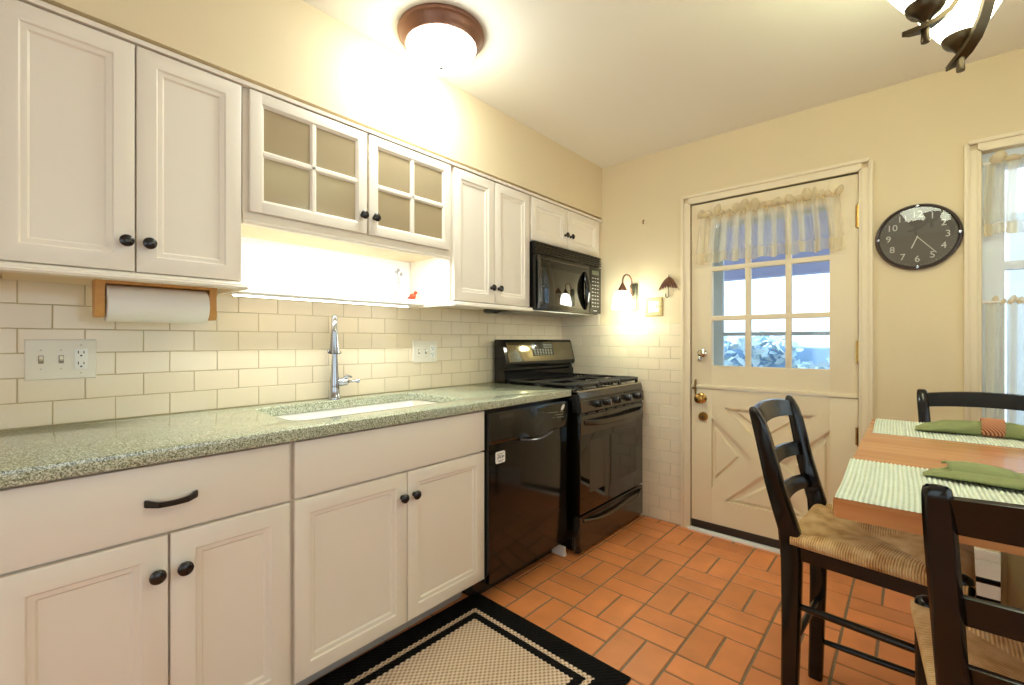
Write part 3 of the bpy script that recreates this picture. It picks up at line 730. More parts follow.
# control panel: face bows out towards the bottom centre and overhangs the grip
N = 24; P = []
for k in range(N+1):
    t = k/N; y = -1.491+(.625)*t; bow = .5*(1-cos(2*PI*min(max((t-.22)/.62, 0), 1)))
    zb = .742-.012*bow; xb = .010+.022*bow
    P.append([(.602, y, .744), (.64+xb*.55, y, zb-.004), (.64+xb, y, zb+.004), (.64+xb*.75, y, zb+.03), (.64+.004, y, .868), (.64, y, .880), (.602, y, .880)])
V = b.grid(P); b.bm.faces.new(V[0]); b.bm.faces.new(V[-1]); cp = b.build('control_panel', BLACK, T)
MB().mbox(Dm, -1.43, -1.328, .848, .868, .003, .0055).build('vent', BLACKM, cp)
bb = MB(); bb.mbox(Dm, -1.13, -.885, .775, .866, .004, .0075, .001); pad = bb.build('touch_pad', mat('smoked_panel', (44, 42, 26), .12), cp)
b = MB()
for r_ in range(3):
    for k in range(9):
        if random.random() < .75: b.mbox(Dm, -1.06+k*.017, -1.051+k*.017, .832-r_*.014-k*.001, .8355-r_*.014-k*.001, .007, .0082)
b.mbox(Dm, -1.115, -1.092, .838, .842, .007, .0082); b.build('key_lettering', GREYINK, pad)
b = MB().lathe([(.021, 0), (.019, .002), (0, .003)], (.648, -.920, .849), (1, 0, 0), 24, 1, .5); b.build('badge', WHITELETTER, cp)
b = MB(); secs = []
for k in range(17):
    t = k/16; y = -1.30+.26*t; z = .742-.018*sin(PI*t); x = .664+.010*sin(PI*t)
    secs.append([(x, y, z), (x+.006, y, z-.003), (x+.005, y, z-.009), (x-.004, y, z-.008)])
b.rsweep(secs).build('handle', mat('polished_black_trim', (70, 72, 80), .12, spec=.8), T)
mg = thing('magnet', 'small square white magnet on the black dishwasher door', 'magnet', (.64, -1.417, .643))
MB().prism(LW(.64), rrect(-1.449, -1.385, .643, .697, .008, 4), 0.0005, .003).build('sheet', WHITE, mg)
b = MB()
for (y0, y1, z) in ((-1.44, -1.396, .687), (-1.438, -1.41, .680), (-1.436, -1.395, .656), (-1.43, -1.404, .650)):
    y = y0
    while y < y1: b.mbox(LW(.64), y, y+.004, z-.0015, z+.0015, .003, .0034); y += .0062
for k in range(6):
    y = -1.438+k*.008; b.mbox(LW(.64), y, y+.005, .664+.004*(k % 2), .672+.003*((k*2) % 3), .003, .0034)
b.build('print', mat('faded_black_ink', (60, 58, 56), .6), mg)
# quarter-round offcut by the range foot
b = MB().prism(LW(.545), [(-.868, .0), (-.846, .0), (-.846, .02), (-.850, .022), (-.850, .052), (-.856, .055), (-.868, .055)], -.09, .075)
struct(b.build('trim_7', WHITE))

# ------------------------------------------------------------------ gas range
RY0, RY1 = -.818, -.032
T = thing('gas_range', 'black freestanding gas range with grates and oven by the tiled corner', 'range', (.37, -.425, 0))
b = MB().box(.035, .655, RY0+.006, RY1-.006, .022, .905, .003); b.build('body', BLACK, T)
for y in (RY0+.05, RY1-.05):
    for x in (.08, .645): MB().lathe([(0, 0), (.02, 0), (.02, .012), (.012, .014), (.012, .024), (0, .024)], (x, y, 0), n=14).build('foot', BLACKM, T)
Rm = LW(.695)
# storage drawer
dr = MB().mbox(Rm, RY0, RY1, .028, .222, -.045, 0, .004).build('drawer', DSTEEL, T)
secs = []
for k in range(21):
    t = k/20; y = RY0+.03+(RY1-RY0-.06)*t; bow = sin(PI*t); z = .196-.030*bow; x = .694+.026*min(1, bow*2.2)
    secs.append([(x, y, z-.013), (x+.008, y, z-.006), (x+.009, y, z+.004), (x+.003, y, z+.010), (x-.004, y, z)])
MB().rsweep(secs).build('handle', DSTEEL, dr)
MB().mbox(Rm, RY0+.02, RY1-.02, .205, .228, -.03, .002, .002).build('grip_recess', BLACK, dr)
# oven door
dr = MB().mbox(Rm, RY0, RY1, .236, .792, -.045, 0, .005).build('oven_door', BGLASS, T)
MB().mbox(Rm, RY0+.001, RY1-.001, .682, .790, -.01, .004, .003).build('door_rail', DSTEEL, dr)
MB().mbox(Rm, RY0+.10, RY1-.10, .34, .64, -.001, .0003).build('oven_window', BGLASS, dr)
secs = []
for k in range(25):
    t = k/24; y = RY0+.035+(RY1-RY0-.055)*t; bow = sin(PI*t); z = .752-.012*bow; x = .694+.042*min(1, bow*2.4)
    secs.append([(x, y, z-.018), (x+.008, y, z-.012), (x+.011, y, z+.002), (x+.007, y, z+.014), (x-.002, y, z+.016), (x-.005, y, z)])
MB().rsweep(secs).build('handle', DSTEEL, dr)
# control fascia with slots
b = MB(); b.prism(lambda a, c, d: (a, d, c), [(.64, .806), (.700, .806), (.704, .814), (.697, .876), (.690, .880), (.690, .884), (.694, .888), (.684, .921), (.668, .928), (.64, .928)], RY0, RY1)
fa = b.build('control_fascia', DSTEEL, T)
b = MB()
for k in range(6): b.mbox(LW(.70), RY0+.07+k*.112, RY0+.07+k*.112+.085, .7935, .8005, -.012, .001)
b.build('vent_slot', BLACKM, T)
MB().mbox(Rm, RY0+.002, RY1-.002, .790, .808, -.03, -.004).build('vent_strip', BLACK, T)
for y in (-.662, -.553, -.431, -.285, -.145):
    b = MB().lathe([(0, 0), (.026, 0), (.026, .003), (.021, .005), (.020, .030), (.0185, .035), (0, .036)], (.6985, y, .846), (1, 0, .12), 24)
    kb = b.build('burner_knob', BLACKM, T)
    b = MB(); b.obox(Matrix.Translation((.735, y, .850)) @ Matrix.Rotation(-.12, 4, 'Y'), .014, .008, .036, .003); b.build('knob_grip', CHROME if y in (-.553, -.285) else BLACK, kb)
# cooktop
b = MB(); b.box(.10, .678, RY0, RY1, .905, .925, .004); b.box(.035, .12, RY0, RY1, .905, .938, .004); top = b.build('cooktop', BLACK, T)
MB().mbox(LW(.678), RY0+.005, RY1-.005, .922, .931, -.012, .006, .002).build('front_lip', mat('bright_trim', (190, 182, 160), .2, metal=.9), T)
for (x, y) in ((.25, -.63), (.52, -.63), (.25, -.23), (.52, -.23), (.385, -.43)):
    b = MB().lathe([(0, .925), (.052, .925), (.05, .931), (.036, .933), (.036, .942), (.030, .946), (0, .947)], (x, y, 0), n=24); b.build('burner', BLACKM, top)
for (y0, y1) in ((RY0+.018, -.563), (-.559, -.299), (-.295, RY1-.018)):
    b = MB(); zt = .966; h = .014
    b.box(.13, .145, y0, y1, zt-h, zt, .004).box(.655, .670, y0, y1, zt-h, zt, .004).box(.13, .67, y0, y0+.012, zt-h, zt, .004).box(.13, .67, y1-.012, y1, zt-h, zt, .004)
    n = 6
    for k in range(n):
        y = y0+.03+(y1-y0-.06)*k/(n-1)
        b.box(.56, .662, y-.005, y+.005, zt-h, zt+.003, .003).box(.138, .22, y-.005, y+.005, zt-h, zt+.003, .003).box(.33, .45, y-.005, y+.005, zt-h, zt+.003, .003)
        b.prism(lambda a, c, d: (a, d, c), [(.645, zt-.002), (.676, zt-.012), (.676, zt-.022), (.645, zt-.02)], y-.005, y+.005)
    b.box(.38, .395, y0, y1, zt-h, zt, .004)
    for x in (.14, .385, .66):
        for y in (y0+.006, y1-.006): b.box(x-.008, x+.008, y-.006, y+.006, .925, zt-h+.002)
    b.build('grate', BLACKM, T)
# backguard with slanted panel
b = MB(); prof = [(.035, .905), (.125, .905), (.125, 1.005), (.112, 1.020), (.112, 1.032), (.135, 1.046), (.140, 1.066), (.104, 1.208), (.092, 1.222), (.035, 1.222)]
b.prism(lambda a, c, d: (a, d, c), prof, RY0, RY1); bg = b.build('backguard', BLACK, T)
sl = Vector((.104-.140, 0, 1.208-1.066)); sl.normalize(); nrm = Vector((sl.z, 0, -sl.x)); org = Vector((.140, 0, 1.066))
def SP(a, c, d): p = org+sl*c+nrm*d; return (p.x, a, p.z)
def rect3(b, a0, a1, c0, c1, d0, d1):
    b.nested(SP, [(a0, a1, c0, c1, d0), (a0, a1, c0, c1, d1-.0006), (a0+.001, a1-.001, c0+.001, c1-.001, d1)], back=True); return b
rect3(MB(), RY0+.03, RY1-.012, .008, .142, -.002, .003).build('display_panel', mat('bronze_mirror_steel', (150, 140, 112), .12, metal=.9), bg)
dp = rect3(MB(), -.535, -.285, .045, .138, .0, .0045).build('keypad', mat('keypad_dark', (70, 70, 58), .2), bg)
rect3(MB(), -.50, -.42, .095, .130, .004, .0052).build('clock_display', BGLASS, bg)
b = MB()
for r_ in range(4):
    for k in range(7): rect3(b, -.515+k*.031, -.497+k*.031, .052+r_*.011, .058+r_*.011, .004, .0052)
for r_ in range(3): rect3(b, -.40, -.30, .100+r_*.011, .105+r_*.011, .004, .0052)
b.build('keypad_key', GREYINK, bg)

# ------------------------------------------------------------------ over-the-range microwave
MY0, MY1 = -.838, -.072; MX = .392; Mm = LW(MX)
T = thing('microwave', 'black over-the-range microwave under the short wall cabinet', 'microwave', (.19, -.455, 1.40))
MB().box(.005, MX-.03, MY0, MY1, 1.402, 1.8165, .003).build('body', BLACK, T)
MB().box(.02, MX-.035, MY0+.03, MY1-.03, 1.396, 1.4018).build('bottom_plate', mat('galvanised_grey', (150, 148, 138), .35, metal=.6), T)
b = MB(); b.mbox(Mm, MY0, MY1, 1.742, 1.8165, -.03, -.012)
for k in range(5): b.prism(lambda a, c, d: (MX+a, d, c), [(-.014, 1.748+k*.0135), (.004, 1.748+k*.0135), (.002, 1.756+k*.0135), (-.014, 1.7585+k*.0135)], MY0, MY1)
b.build('vent_grille', BLACK, T)
b = MB(); b.mbox(Mm, MY0, -.225, 1.408, 1.738, -.03, .0, .006); dr = b.build('door', BLACK, T)
MB().mbox(Mm, MY0+.012, -.24, 1.712, 1.722, -.004, .005, .002).build('door_highlight', DSTEEL, dr)  # steel strip put in for the thin highlight along the door top
MB().mbox(Mm, -.785, -.325, 1.432, 1.668, -.004, .0012, .001).build('window', BGLASS, dr)
b = MB(); b.tube([(MX+.004, MY0+.022, 1.412), (MX+.012, MY0+.022, 1.45), (MX+.014, MY0+.022, 1.57), (MX+.012, MY0+.022, 1.69), (MX+.004, MY0+.022, 1.73)], .011, 10); b.build('edge_highlight', DSTEEL, dr)  # steel tube standing in for the highlight down the door's side edge
pts = []; rr_ = []
for k in range(17):
    t = k/16; pts.append((MX+.004+.020*sin(PI*t), -.285+.004*cos(PI*t), 1.428+.262*t)); rr_.append(.010+.020*sin(PI*t)**.8)
b = MB().tube(pts, rr_, 16, flat=.55, up=(1, 0, 0)); b.build('handle', BLACK, dr)
cp = MB().mbox(Mm, -.222, MY1, 1.408, 1.738, -.03, .0, .005).build('control_panel', BLACK, T)
MB().mbox(Mm, -.195, -.105, 1.682, 1.712, -.002, .001).build('display', mat('lcd_olive', (90, 92, 70), .2), cp)
b = MB()
for r_ in range(9):
    for k in range(3):
        z = 1.655-r_*.025; y = -.195+k*.034
        b.mbox(Mm, y, y+.018, z, z+.006, -.002, .0012)
b.mbox(Mm, -.178, -.13, 1.424, 1.43, -.002, .0012); b.build('key', GREYINK, cp)

# ------------------------------------------------------------------ rug
b = MB(); b.box(-RW/2, RW/2, -RL/2, RL/2, 0, .009, .004)
rg = b.build('rug', rugmat()); ang = math.radians(-1.5)
cc = Vector((.516, -1.449, 0)); 
ex_ = Vector((cos(ang), sin(ang), 0)); ey_ = Vector((-sin(ang), cos(ang), 0))
rg.location = cc+ex_*RW/2-ey_*RL/2; rg.location.z = .0008; rg.rotation_euler = (0, 0, ang)
tag(rg, 'tan woven rug with black border bands on the terracotta floor', 'rug')

# ------------------------------------------------------------------ back-wall fittings
T = thing('wall_sconce', 'bronze gooseneck wall sconce with a lit white glass shade', 'sconce', (.618, 0, 1.43))
b = MB(); b.prism(BW(0), rrect(.590, .648, 1.428, 1.615, .012, 4), 0, .010).prism(BW(0), rrect(.598, .640, 1.438, 1.605, .010, 4), .009, .017); b.build('backplate', PEWTER, T)
pts = [(.618, -.014, 1.535), (.618, -.03, 1.54)]
for k in range(13):
    a = -PI*.25+PI*1.25*k/12; pts.append((.618, -.082-.046*cos(PI-a)*-1 if False else -.108+.068*cos(a), 1.618+.05*sin(a)))
pts += [(.618, -.176, 1.60)]
MB().tube(pts, .0055, 10).build('arm', BRONZE, T)
MB().lathe([(.006, .052), (.010, .046), (.016, .034), (.026, .016), (.030, .004), (.030, -.006), (0, -.006)], (.618, -.176, 1.552), n=24).build('shade_cap', BRONZE, T)
b = MB().lathe([(.030, 0), (.046, -.012), (.058, -.035), (.065, -.07), (.070, -.120), (.067, -.121), (.061, -.07), (.052, -.035), (.03, -.008)], (.618, -.176, 1.548), n=28); b.build('lamp_shade', SHADE, T)
# decorative switch plate
T = thing('switch_plate', 'ornate gilt-framed switch plate beside the sconce on the yellow wall', 'wall plate', (.761, 0, 1.38)); M_ = BW(0)
def r4(i, d): return (.698+i, .824-i, 1.383+i, 1.508-i, d)
MB().nested(M_, [r4(0, 0), r4(0, .008), r4(.004, .013), r4(.020, .014), r4(.026, .008)], back=True).build('frame', CANVASP, T)
MB().nested(M_, [r4(.026, .004), r4(.026, .0085), r4(.028, .009)], back=True).build('plate', WHITE, T)
for x in (.742, .782):
    b = MB(); b.obox(Matrix.Translation((x, -.013, 1.447)) @ Matrix.Rotation(math.radians(25), 4, 'X'), .008, .014, .014, .002); b.build('toggle', PLASTIC, T)
    MB().mbox(M_, x-.006, x+.006, 1.434, 1.458, .0085, .0098).build('toggle_slot', GREYINK, T)
# umbrella-shaped hook
T = thing('umbrella_hook', 'brown metal umbrella-shaped wall hook above the gilt switch plate', 'hook', (.87, 0, 1.50))
b = MB(); P = []; NS = 8
for i in range(9):
    t = i/8; row = []
    for k in range(NS*6+1):
        s = k/(NS*6); x = -1+2*s; sc = abs(sin(PI*NS*s/1.0)); edge = (1-x*x)**.5 if abs(x) < 1 else 0
        xx = .070*x*(t**.7); base = 1.640-.062*(t**1.25)-(.018*(x*x)*t); sca = -.0065*(sc)*t+.0065*t*0
        z = base+.0065*(1-sc)*-t*0-.012*t*(1-sc)
        dd = .010+.010*(1-x*x)*(t)+.011*(sc)*t
        row.append((.870+xx, -dd, z))
    P.append(row)
b.grid(P); um = b.build('canopy', COPPER, T, 60, solid=.0025)
MB().tube([(.87, -.012, 1.636), (.87, -.010, 1.656)], [.004, .0015], 8).build('ferrule', COPPER, T)
pts = [(.87, -.010, 1.60), (.87, -.014, 1.54), (.87, -.014, 1.518)]
for k in range(9):
    a = PI*k/8; pts.append((.87-.010+.010*cos(a), -.014-.004*sin(a), 1.516-.014*sin(a)))
pts.append((.85, -.014, 1.53))
MB().tube(pts, .0032, 8).build('handle', PEWTER, T)
# small empty picture hook
b = MB().tube([(.686, .0, 2.052), (.686, -.008, 2.048), (.686, -.010, 2.034), (.686, -.004, 2.026)], .0032, 8).lathe([(.006, 0), (.004, .003), (0, .003)], (.686, 0, 2.05), (0, -1, 0), 10)
tag(b.build('picture_hook', BRONZE), 'small bare metal hook in the wall above the sconce', 'hook')
# clock
T = thing('wall_clock', 'round charcoal wall clock with a dark rim between the door and the window', 'clock', (2.105, 0, 1.561)); cx_, cz_ = 2.105, 1.719
MB().lathe([(0, .002), (.158, .002), (.160, .012), (.156, .024), (.148, .026), (.144, .018), (.144, .012), (0, .012)], (cx_, 0, cz_), (0, -1, 0), 64).build('rim', CLOCKR, T)
MB().lathe([(.1445, .0122), (.1445, .0128), (0, .0128)], (cx_, 0, cz_), (0, -1, 0), 64).build('face', CLOCKF, T)
RXM = Matrix.Rotation(PI/2, 4, 'X')
for h_ in range(1, 13):
    if h_ == 3 and False: continue
    a = math.radians(30*h_); r_ = .108
    text_mesh('numeral', str(h_), .043, Matrix.Translation((cx_+r_*sin(a), -.0138, cz_+r_*cos(a))) @ RXM, WHITELETTER, T)
b = MB()
for k in range(60):
    a = 2*PI*k/60
    if k % 15 == 0: continue
    M4 = Matrix.Translation((cx_, -.0134, cz_)) @ Matrix.Rotation(a, 4, 'Y') @ Matrix.Translation((0, 0, .136))
    b.obox(M4, .0016 if k % 5 else .003, .0006, .005)
b.build('minute_mark', GREYINK, T)
for k in range(4):
    M4 = Matrix.Translation((cx_, -.0265, cz_)) @ Matrix.Rotation(PI/2*k, 4, 'Y') @ Matrix.Translation((0, 0, .148)) @ Matrix.Rotation(PI/4, 4, 'Y')
    MB().obox(M4, .011, .002, .011, .0006).build('rim_marker', CHROME, T)
for nm, ang_, ln, w in (('minute_hand', 141, .108, .0032), ('hour_hand', 202, .058, .0042)):
    a = math.radians(ang_); M4 = Matrix.Translation((cx_, -.0155, cz_)) @ Matrix.Rotation(a, 4, 'Y') @ Matrix.Translation((0, 0, ln/2-.002))
    MB().obox(M4, w, .001, ln+.004, .0003).build(nm, WHITELETTER, T)
MB().lathe([(.143, .0205), (.143, .0215), (0, .0215)], (cx_, 0, cz_), (0, -1, 0), 64).build('glass_cover', CGLASS, T)

# ------------------------------------------------------------------ curtains
def curtain_sheet(b, st, x0, x1, z0, z1, y, amp, npl, seed, flare=0., nz=14, nx=220, top_amp=.4):
    rnd = random.Random(seed); ph = [rnd.uniform(0, 6.28) for _ in range(4)]; P = []
    for i in range(nz+1):
        t = i/nz; row = []
        for k in range(nx+1):
            s = k/nx; A = amp*(top_amp+(1-top_amp)*t)
            off = A*(sin(2*PI*npl*s+ph[0])+.45*sin(2*PI*npl*1.7*s+ph[1]+t*.8)+.3*sin(2*PI*npl*.37*s+ph[2]))
            x = x0+(x1-x0)*s+(s-.5)*flare*t+.004*sin(2*PI*npl*.8*s+ph[3])*t
            row.append((x, y-off, z1+(z0-z1)*t+.006*t*sin(2*PI*npl*.5*s+ph[1])))
        P.append(row)
    V = b.grid(P)
    for row in V:
        for k, v in enumerate(row): st[v] = k/nx
def ruffle(b, x0, x1, z, h, y, seed, n=26, rmax=.016):
    rnd = random.Random(seed); w = (x1-x0)/n
    for k in range(n):
        xc = x0+w*(k+.5)+rnd.uniform(-.3, .3)*w; hh = h*rnd.uniform(.45, 1.1); tilt = rnd.uniform(-.9, .9); P = []
        rr2 = rmax*rnd.uniform(.5, 1.1); yo = rnd.uniform(-.010, .006)
        for i in range(8):
            t = i/7; row = []
            for q in range(11):
                a = -PI*.15+PI*1.3*q/10
                rad = rr2*(.25+.75*sin(PI*min(t*.85+.1, 1)))
                row.append((xc+rad*cos(a)+tilt*.022*t, y+yo-rad*.9*sin(a), z+hh*t))
            P.append(row)
        b.grid(P)
T = thing('door_curtain', 'gathered cream striped valance curtain on the dutch door', 'curtain', (1.44, -.03, 1.70))
b = MB(); st = {}; curtain_sheet(b, st, 1.085, 1.800, 1.765, 1.992, -.034, .010, 15, 3, .05); 
b.build('sheer_panel', SHEER, T, 80, strand=st)
b = MB(); st = {}; rnd = None
curtain_sheet(b, st, 1.085-.018, 1.800+.018, 1.700, 1.768, -.034, .0115, 15, 3, .012, 5, top_amp=.9)
b.build('hem', HEM, T, 80, strand=st)
b = MB(); ruffle(b, 1.06, 1.81, 1.985, .066, -.036, 11, 21, .024)
b.build('header_ruffle', RUFF, T, 80)
b = MB(); st = {}; curtain_sheet(b, st, 1.075, 1.808, 1.978, 2.0, -.036, .007, 34, 8, 0, 4, top_amp=1); b.build('rod_pocket', RUFF, T, 80, strand=st)
T = thing('window_curtain', 'upper sheer ruffled valance in the window by the clock', 'curtain', (2.71, -.02, 1.69), 'window curtains')
b = MB(); st = {}; curtain_sheet(b, st, 2.335, 3.08, 1.74, 2.02, -.012, .010, 15, 21, .02); b.build('sheer_panel', SHEERW, T, 80, strand=st)
b = MB(); st = {}; curtain_sheet(b, st, 2.328, 3.087, 1.69, 1.742, -.012, .011, 15, 21, .0, 5, top_amp=.95); b.build('hem', HEM, T, 80, strand=st)
b = MB(); ruffle(b, 2.345, 3.08, 2.005, .060, -.014, 5, 17, .026); b.build('header_ruffle', RUFF, T, 80)
T = thing('window_curtain', 'lower sheer cafe curtain in the window behind the far chair', 'curtain', (2.71, -.02, .72), 'window curtains')
b = MB(); st = {}; curtain_sheet(b, st, 2.335, 3.08, .72, 1.385, -.012, .011, 15, 33, .01, 18); b.build('sheer_panel', SHEERW, T, 80, strand=st)
b = MB(); ruffle(b, 2.335, 3.085, 1.375, .04, -.012, 15, 34, .012); b.build('header_ruffle', RUFF, T, 80)
for z, lab in ((2.015, 'thin white curtain rod across the window above the ruffled valance'), (1.387, 'thin white curtain rod across the window at the cafe curtain')):
    b = MB().tube([(2.326, -.012, z), (3.098, -.012, z)], .005, 10).lathe([(.010, 0), (.010, .006), (0, .006)], (2.3262, -.012, z), (1, 0, 0), 12).lathe([(.010, 0), (.010, .006), (0, .006)], (3.0978, -.012, z), (-1, 0, 0), 12)
    tag(b.build('curtain_rod', WHITE), lab, 'curtain rod')

# ------------------------------------------------------------------ ceiling light
T = thing('ceiling_light', 'round bronze flush ceiling light with a glowing white dome', 'ceiling light', (.605, -1.74, RZ)); lo_ = (.605, -1.74, RZ)
MB().lathe([(0, 0), (.178, 0), (.180, -.008), (.178, -.016), (.170, -.022), (.166, -.034), (.156, -.044), (.150, -.056), (.145, -.058), (.143, -.050), (0, -.040)], lo_, n=64).build('rim', BRONZE, T)
P = [(.1425, -.052)]+[(.1425*cos(a), -.052-.088*sin(a)) for a in [PI/2*k/12 for k in range(1, 12)]]+[(0, -.140)]
MB().lathe(P, lo_, n=48).build('dome', DOME, T)
MB().lathe([(.0, -.138), (.010, -.1395), (.010, -.145), (.005, -.150), (.006, -.156), (0, -.160)], lo_, n=16).build('finial', PEWTER, T)

# ------------------------------------------------------------------ chandelier over the table
CX, CY = 2.306, -1.35; zc = 2.045
T = thing('chandelier', 'antique bronze chandelier with glowing glass shades over the table', 'chandelier', (CX, CY, RZ))
MB().lathe([(0, 0), (.065, 0), (.065, -.006), (.05, -.022), (.02, -.03), (.009, -.034), (.009, -.12), (.022, -.13), (.026, -.15), (.018, -.17), (.012, -.19), (.018, -.21), (.022, -.23), (.010, -.26), (0, -.27)], (CX, CY, RZ), n=28).build('stem', IRON, T)
a_mid = math.atan2(-1.515*1.15+2.9686*.15-CY, 2.138*1.15-2.0803*.15-CX)
a_mid = math.radians(161.5)
for k in range(5):
    a = a_mid+math.radians(36)+2*PI*k/5; ux, uy = cos(a), sin(a); Rr = .207
    # curved strap arm: leaves the stem, sweeps down and out under the cup, ends in a point
    prof = [(.012, 2.265), (.045, 2.262), (.075, 2.235), (.098, 2.19), (.116, 2.13), (.136, 2.075), (.162, 2.036), (.19, 2.016), (.216, 2.006), (.236, 2.003), (.254, 2.003)]
    wid = [.010, .011, .012, .012, .0125, .013, .0135, .014, .0135, .009, .002]
    secs = []
    for i, (r_, z) in enumerate(prof):
        p0 = prof[max(i-1, 0)]; p1 = prof[min(i+1, len(prof)-1)]; tx, tz = p1[0]-p0[0], p1[1]-p0[1]; l_ = math.hypot(tx, tz); nx, nz = -tz/l_, tx/l_; w = wid[i]*1.05; h_ = .0058
        secs.append([(CX+ux*(r_+nx*s*h_)-uy*q*w, CY+uy*(r_+nx*s*h_)+ux*q*w, z+nz*s*h_) for s, q in ((-1, -1), (-1, 1), (1, 1), (1, -1))])
    ar = MB().rsweep(secs).build('arm', IRON, T)
    o_ = (CX+ux*Rr, CY+uy*Rr, 0)
    MB().lathe([(0, 1.970), (.0085, 1.970), (.0095, 1.976), (.0085, 1.99), (.009, 2.022), (.012, 2.026), (.018, 2.034), (.030, 2.042), (.0375, 2.053), (.041, 2.067), (.039, 2.068), (.026, 2.053), (0, 2.048)], o_, n=24).build('cup', IRON, ar)
    MB().lathe([(.030, 2.058), (.046, 2.074), (.064, 2.103), (.082, 2.135), (.094, 2.165), (.104, 2.20), (.101, 2.20), (.090, 2.165), (.077, 2.135), (.062, 2.107), (.042, 2.078), (.026, 2.064), (0, 2.062)], o_, n=32).build('lamp_shade', CHSHADE, T)

# ------------------------------------------------------------------ table, chairs, place settings
TX0, TX1, TY0, TY1, TZ = 1.968, 3.12, -1.916, -.753, .914
T = thing('dining_table', 'counter-height cherry wood dining table laid with two placemats', 'table', (2.54, -1.33, 0))
b = MB(); b.prism(UP(0), rrect(TX0, TX1, TY0, TY1, .012, 4), .878, .908); t2 = MB(); 
b.prism(UP(0), rrect(TX0, TX1, TY0, TY1, .012, 4), .9079, TZ, .004); b.build('tabletop', TABLE, T)
b = MB(); b.box(2.285, 2.82, -1.55, -1.07, .02, .876, .003); pd = b.build('pedestal', PEDEST, T)
for (x, y) in ((2.275, -1.56), (2.275, -1.09), (2.80, -1.56), (2.80, -1.09)):
    MB().box(x, x+.032, y, y+.032, 0, .877, .004).build('corner_post', PEDEST, T)

def placemat(label, x0, x1, y0, y1, seed):
    b = MB(); rnd = random.Random(seed); nx, ny = 480, 40; P = []; rib = .0079
    for j in range(ny+1):
        row = []
        for i in range(nx+1):
            s = i/nx; t = j/ny; x = x0+(x1-x0)*s; w = .5+.5*cos(2*PI*(x-x0)/rib); q = .5+.5*sin(2*PI*(y0+(y1-y0)*t)/.014+PI*(int((x-x0)/rib) % 2))
            e = (1 if t > .5 else -1)*(.0022*w if (j in (0, ny)) else 0); edge = 0 if (i in (0, nx) or j in (0, ny)) else 1
            row.append((x+.003*sin(3.1*t+seed), y0+(y1-y0)*t+e, TZ+.0008+edge*(.0016+(.0030*w**.7)+.0004*q)))
        P.append(row)
    V = b.grid(P); st = {v: .25+.45*(.5+.5*cos(2*PI*(i/nx)*(x1-x0)/rib)) for r_ in V for i, v in enumerate(r_)}
    rim = V[0]+[r[-1] for r in V[1:]]+V[-1][::-1][1:]+[r[0] for r in V[::-1][1:-1]]
    b.bm.faces.new(rim[::-1])
    return tag(b.build('placemat', PMAT, sharp=60, strand=st), label, 'placemat', None)
placemat('pale green ribbed placemat at the near edge of the table under the unringed napkin', 1.969, 2.44, -1.913, -1.545, 1)
placemat('pale green ribbed placemat at the far edge of the table under the ringed napkin', 1.985, 2.45, -1.090, -.755, 2)

def napkin(mk, prof, cy, z0, fold, seed, rot=0):
    """prof: (x, halfwidth, height)"""
    rnd = random.Random(seed); b = MB(); P = []; n = 36; NX = 60
    xs = [p[0] for p in prof]
    def ip(x, c):
        for k in range(len(prof)-1):
            if xs[k] <= x <= xs[k+1]:
                t = (x-xs[k])/(xs[k+1]-xs[k]); t = t*t*(3-2*t); return prof[k][c]*(1-t)+prof[k+1][c]*t
        return prof[-1][c]
    for i in range(NX+1):
        x = xs[0]+(xs[-1]-xs[0])*i/NX; w, h, yo = ip(x, 1), ip(x, 2), ip(x, 3); row = []
        for k in range(n):
            a = 2*PI*k/n; c_, s_ = cos(a), sin(a)
            y = cy+yo+w*c_; z = z0+h*.5+h*.5*(s_ if s_ > 0 else s_)
            if s_ > 0: z += fold*h*(sin(5.2*c_+x*14)*.5+.35*sin(11*c_-x*22))*min(1, s_*2)
            row.append((x, y, max(z, z0)))
        P.append(row)
    V = b.grid(P, close_u=True); b.bm.faces.new(V[0][::-1]); b.bm.faces.new(V[-1])
    return b
# far napkin through a straw ring
b = napkin(None, [(2.092, .028, .010, .0), (2.122, .052, .022, .004), (2.17, .042, .034, .003), (2.235, .021, .040, 0), (2.30, .021, .040, 0), (2.36, .036, .034, -.005), (2.43, .055, .020, -.01)], -.962, TZ+.0062, .22, 4)
nk = b.build('napkin', NAPKIN, sharp=60); tag(nk, 'rolled green cloth napkin through a straw ring on the far placemat', 'napkin')
b = MB(); n = 40; P = []
for (x, r_) in ((2.243, .0232), (2.243, .0262), (2.246, .0275), (2.268, .0285), (2.290, .0275), (2.293, .0262), (2.293, .0232), (2.243, .0232)):
    P.append([(x, -.962+r_*cos(2*PI*k/n), TZ+.0055+.0285+r_*1.0*sin(2*PI*k/n)) for k in range(n)])
b.grid(P, close_u=True); rgm = b.build('napkin_ring', RING); tag(rgm, 'woven red straw ring around the rolled green napkin', 'napkin ring')
T = thing('napkin', 'folded green cloth napkin lying loose on the near placemat', 'napkin', (2.27, -1.55, TZ+.006))
b = napkin(None, [(2.100, .012, .005, -.02), (2.120, .030, .012, -.008), (2.16, .056, .020, .004), (2.23, .064, .020, .002), (2.30, .058, .022, -.002), (2.37, .046, .028, -.006), (2.45, .040, .028, -.01)], -1.612, TZ+.0062, .22, 9)
b.build('cloth', NAPKIN, T, 60)
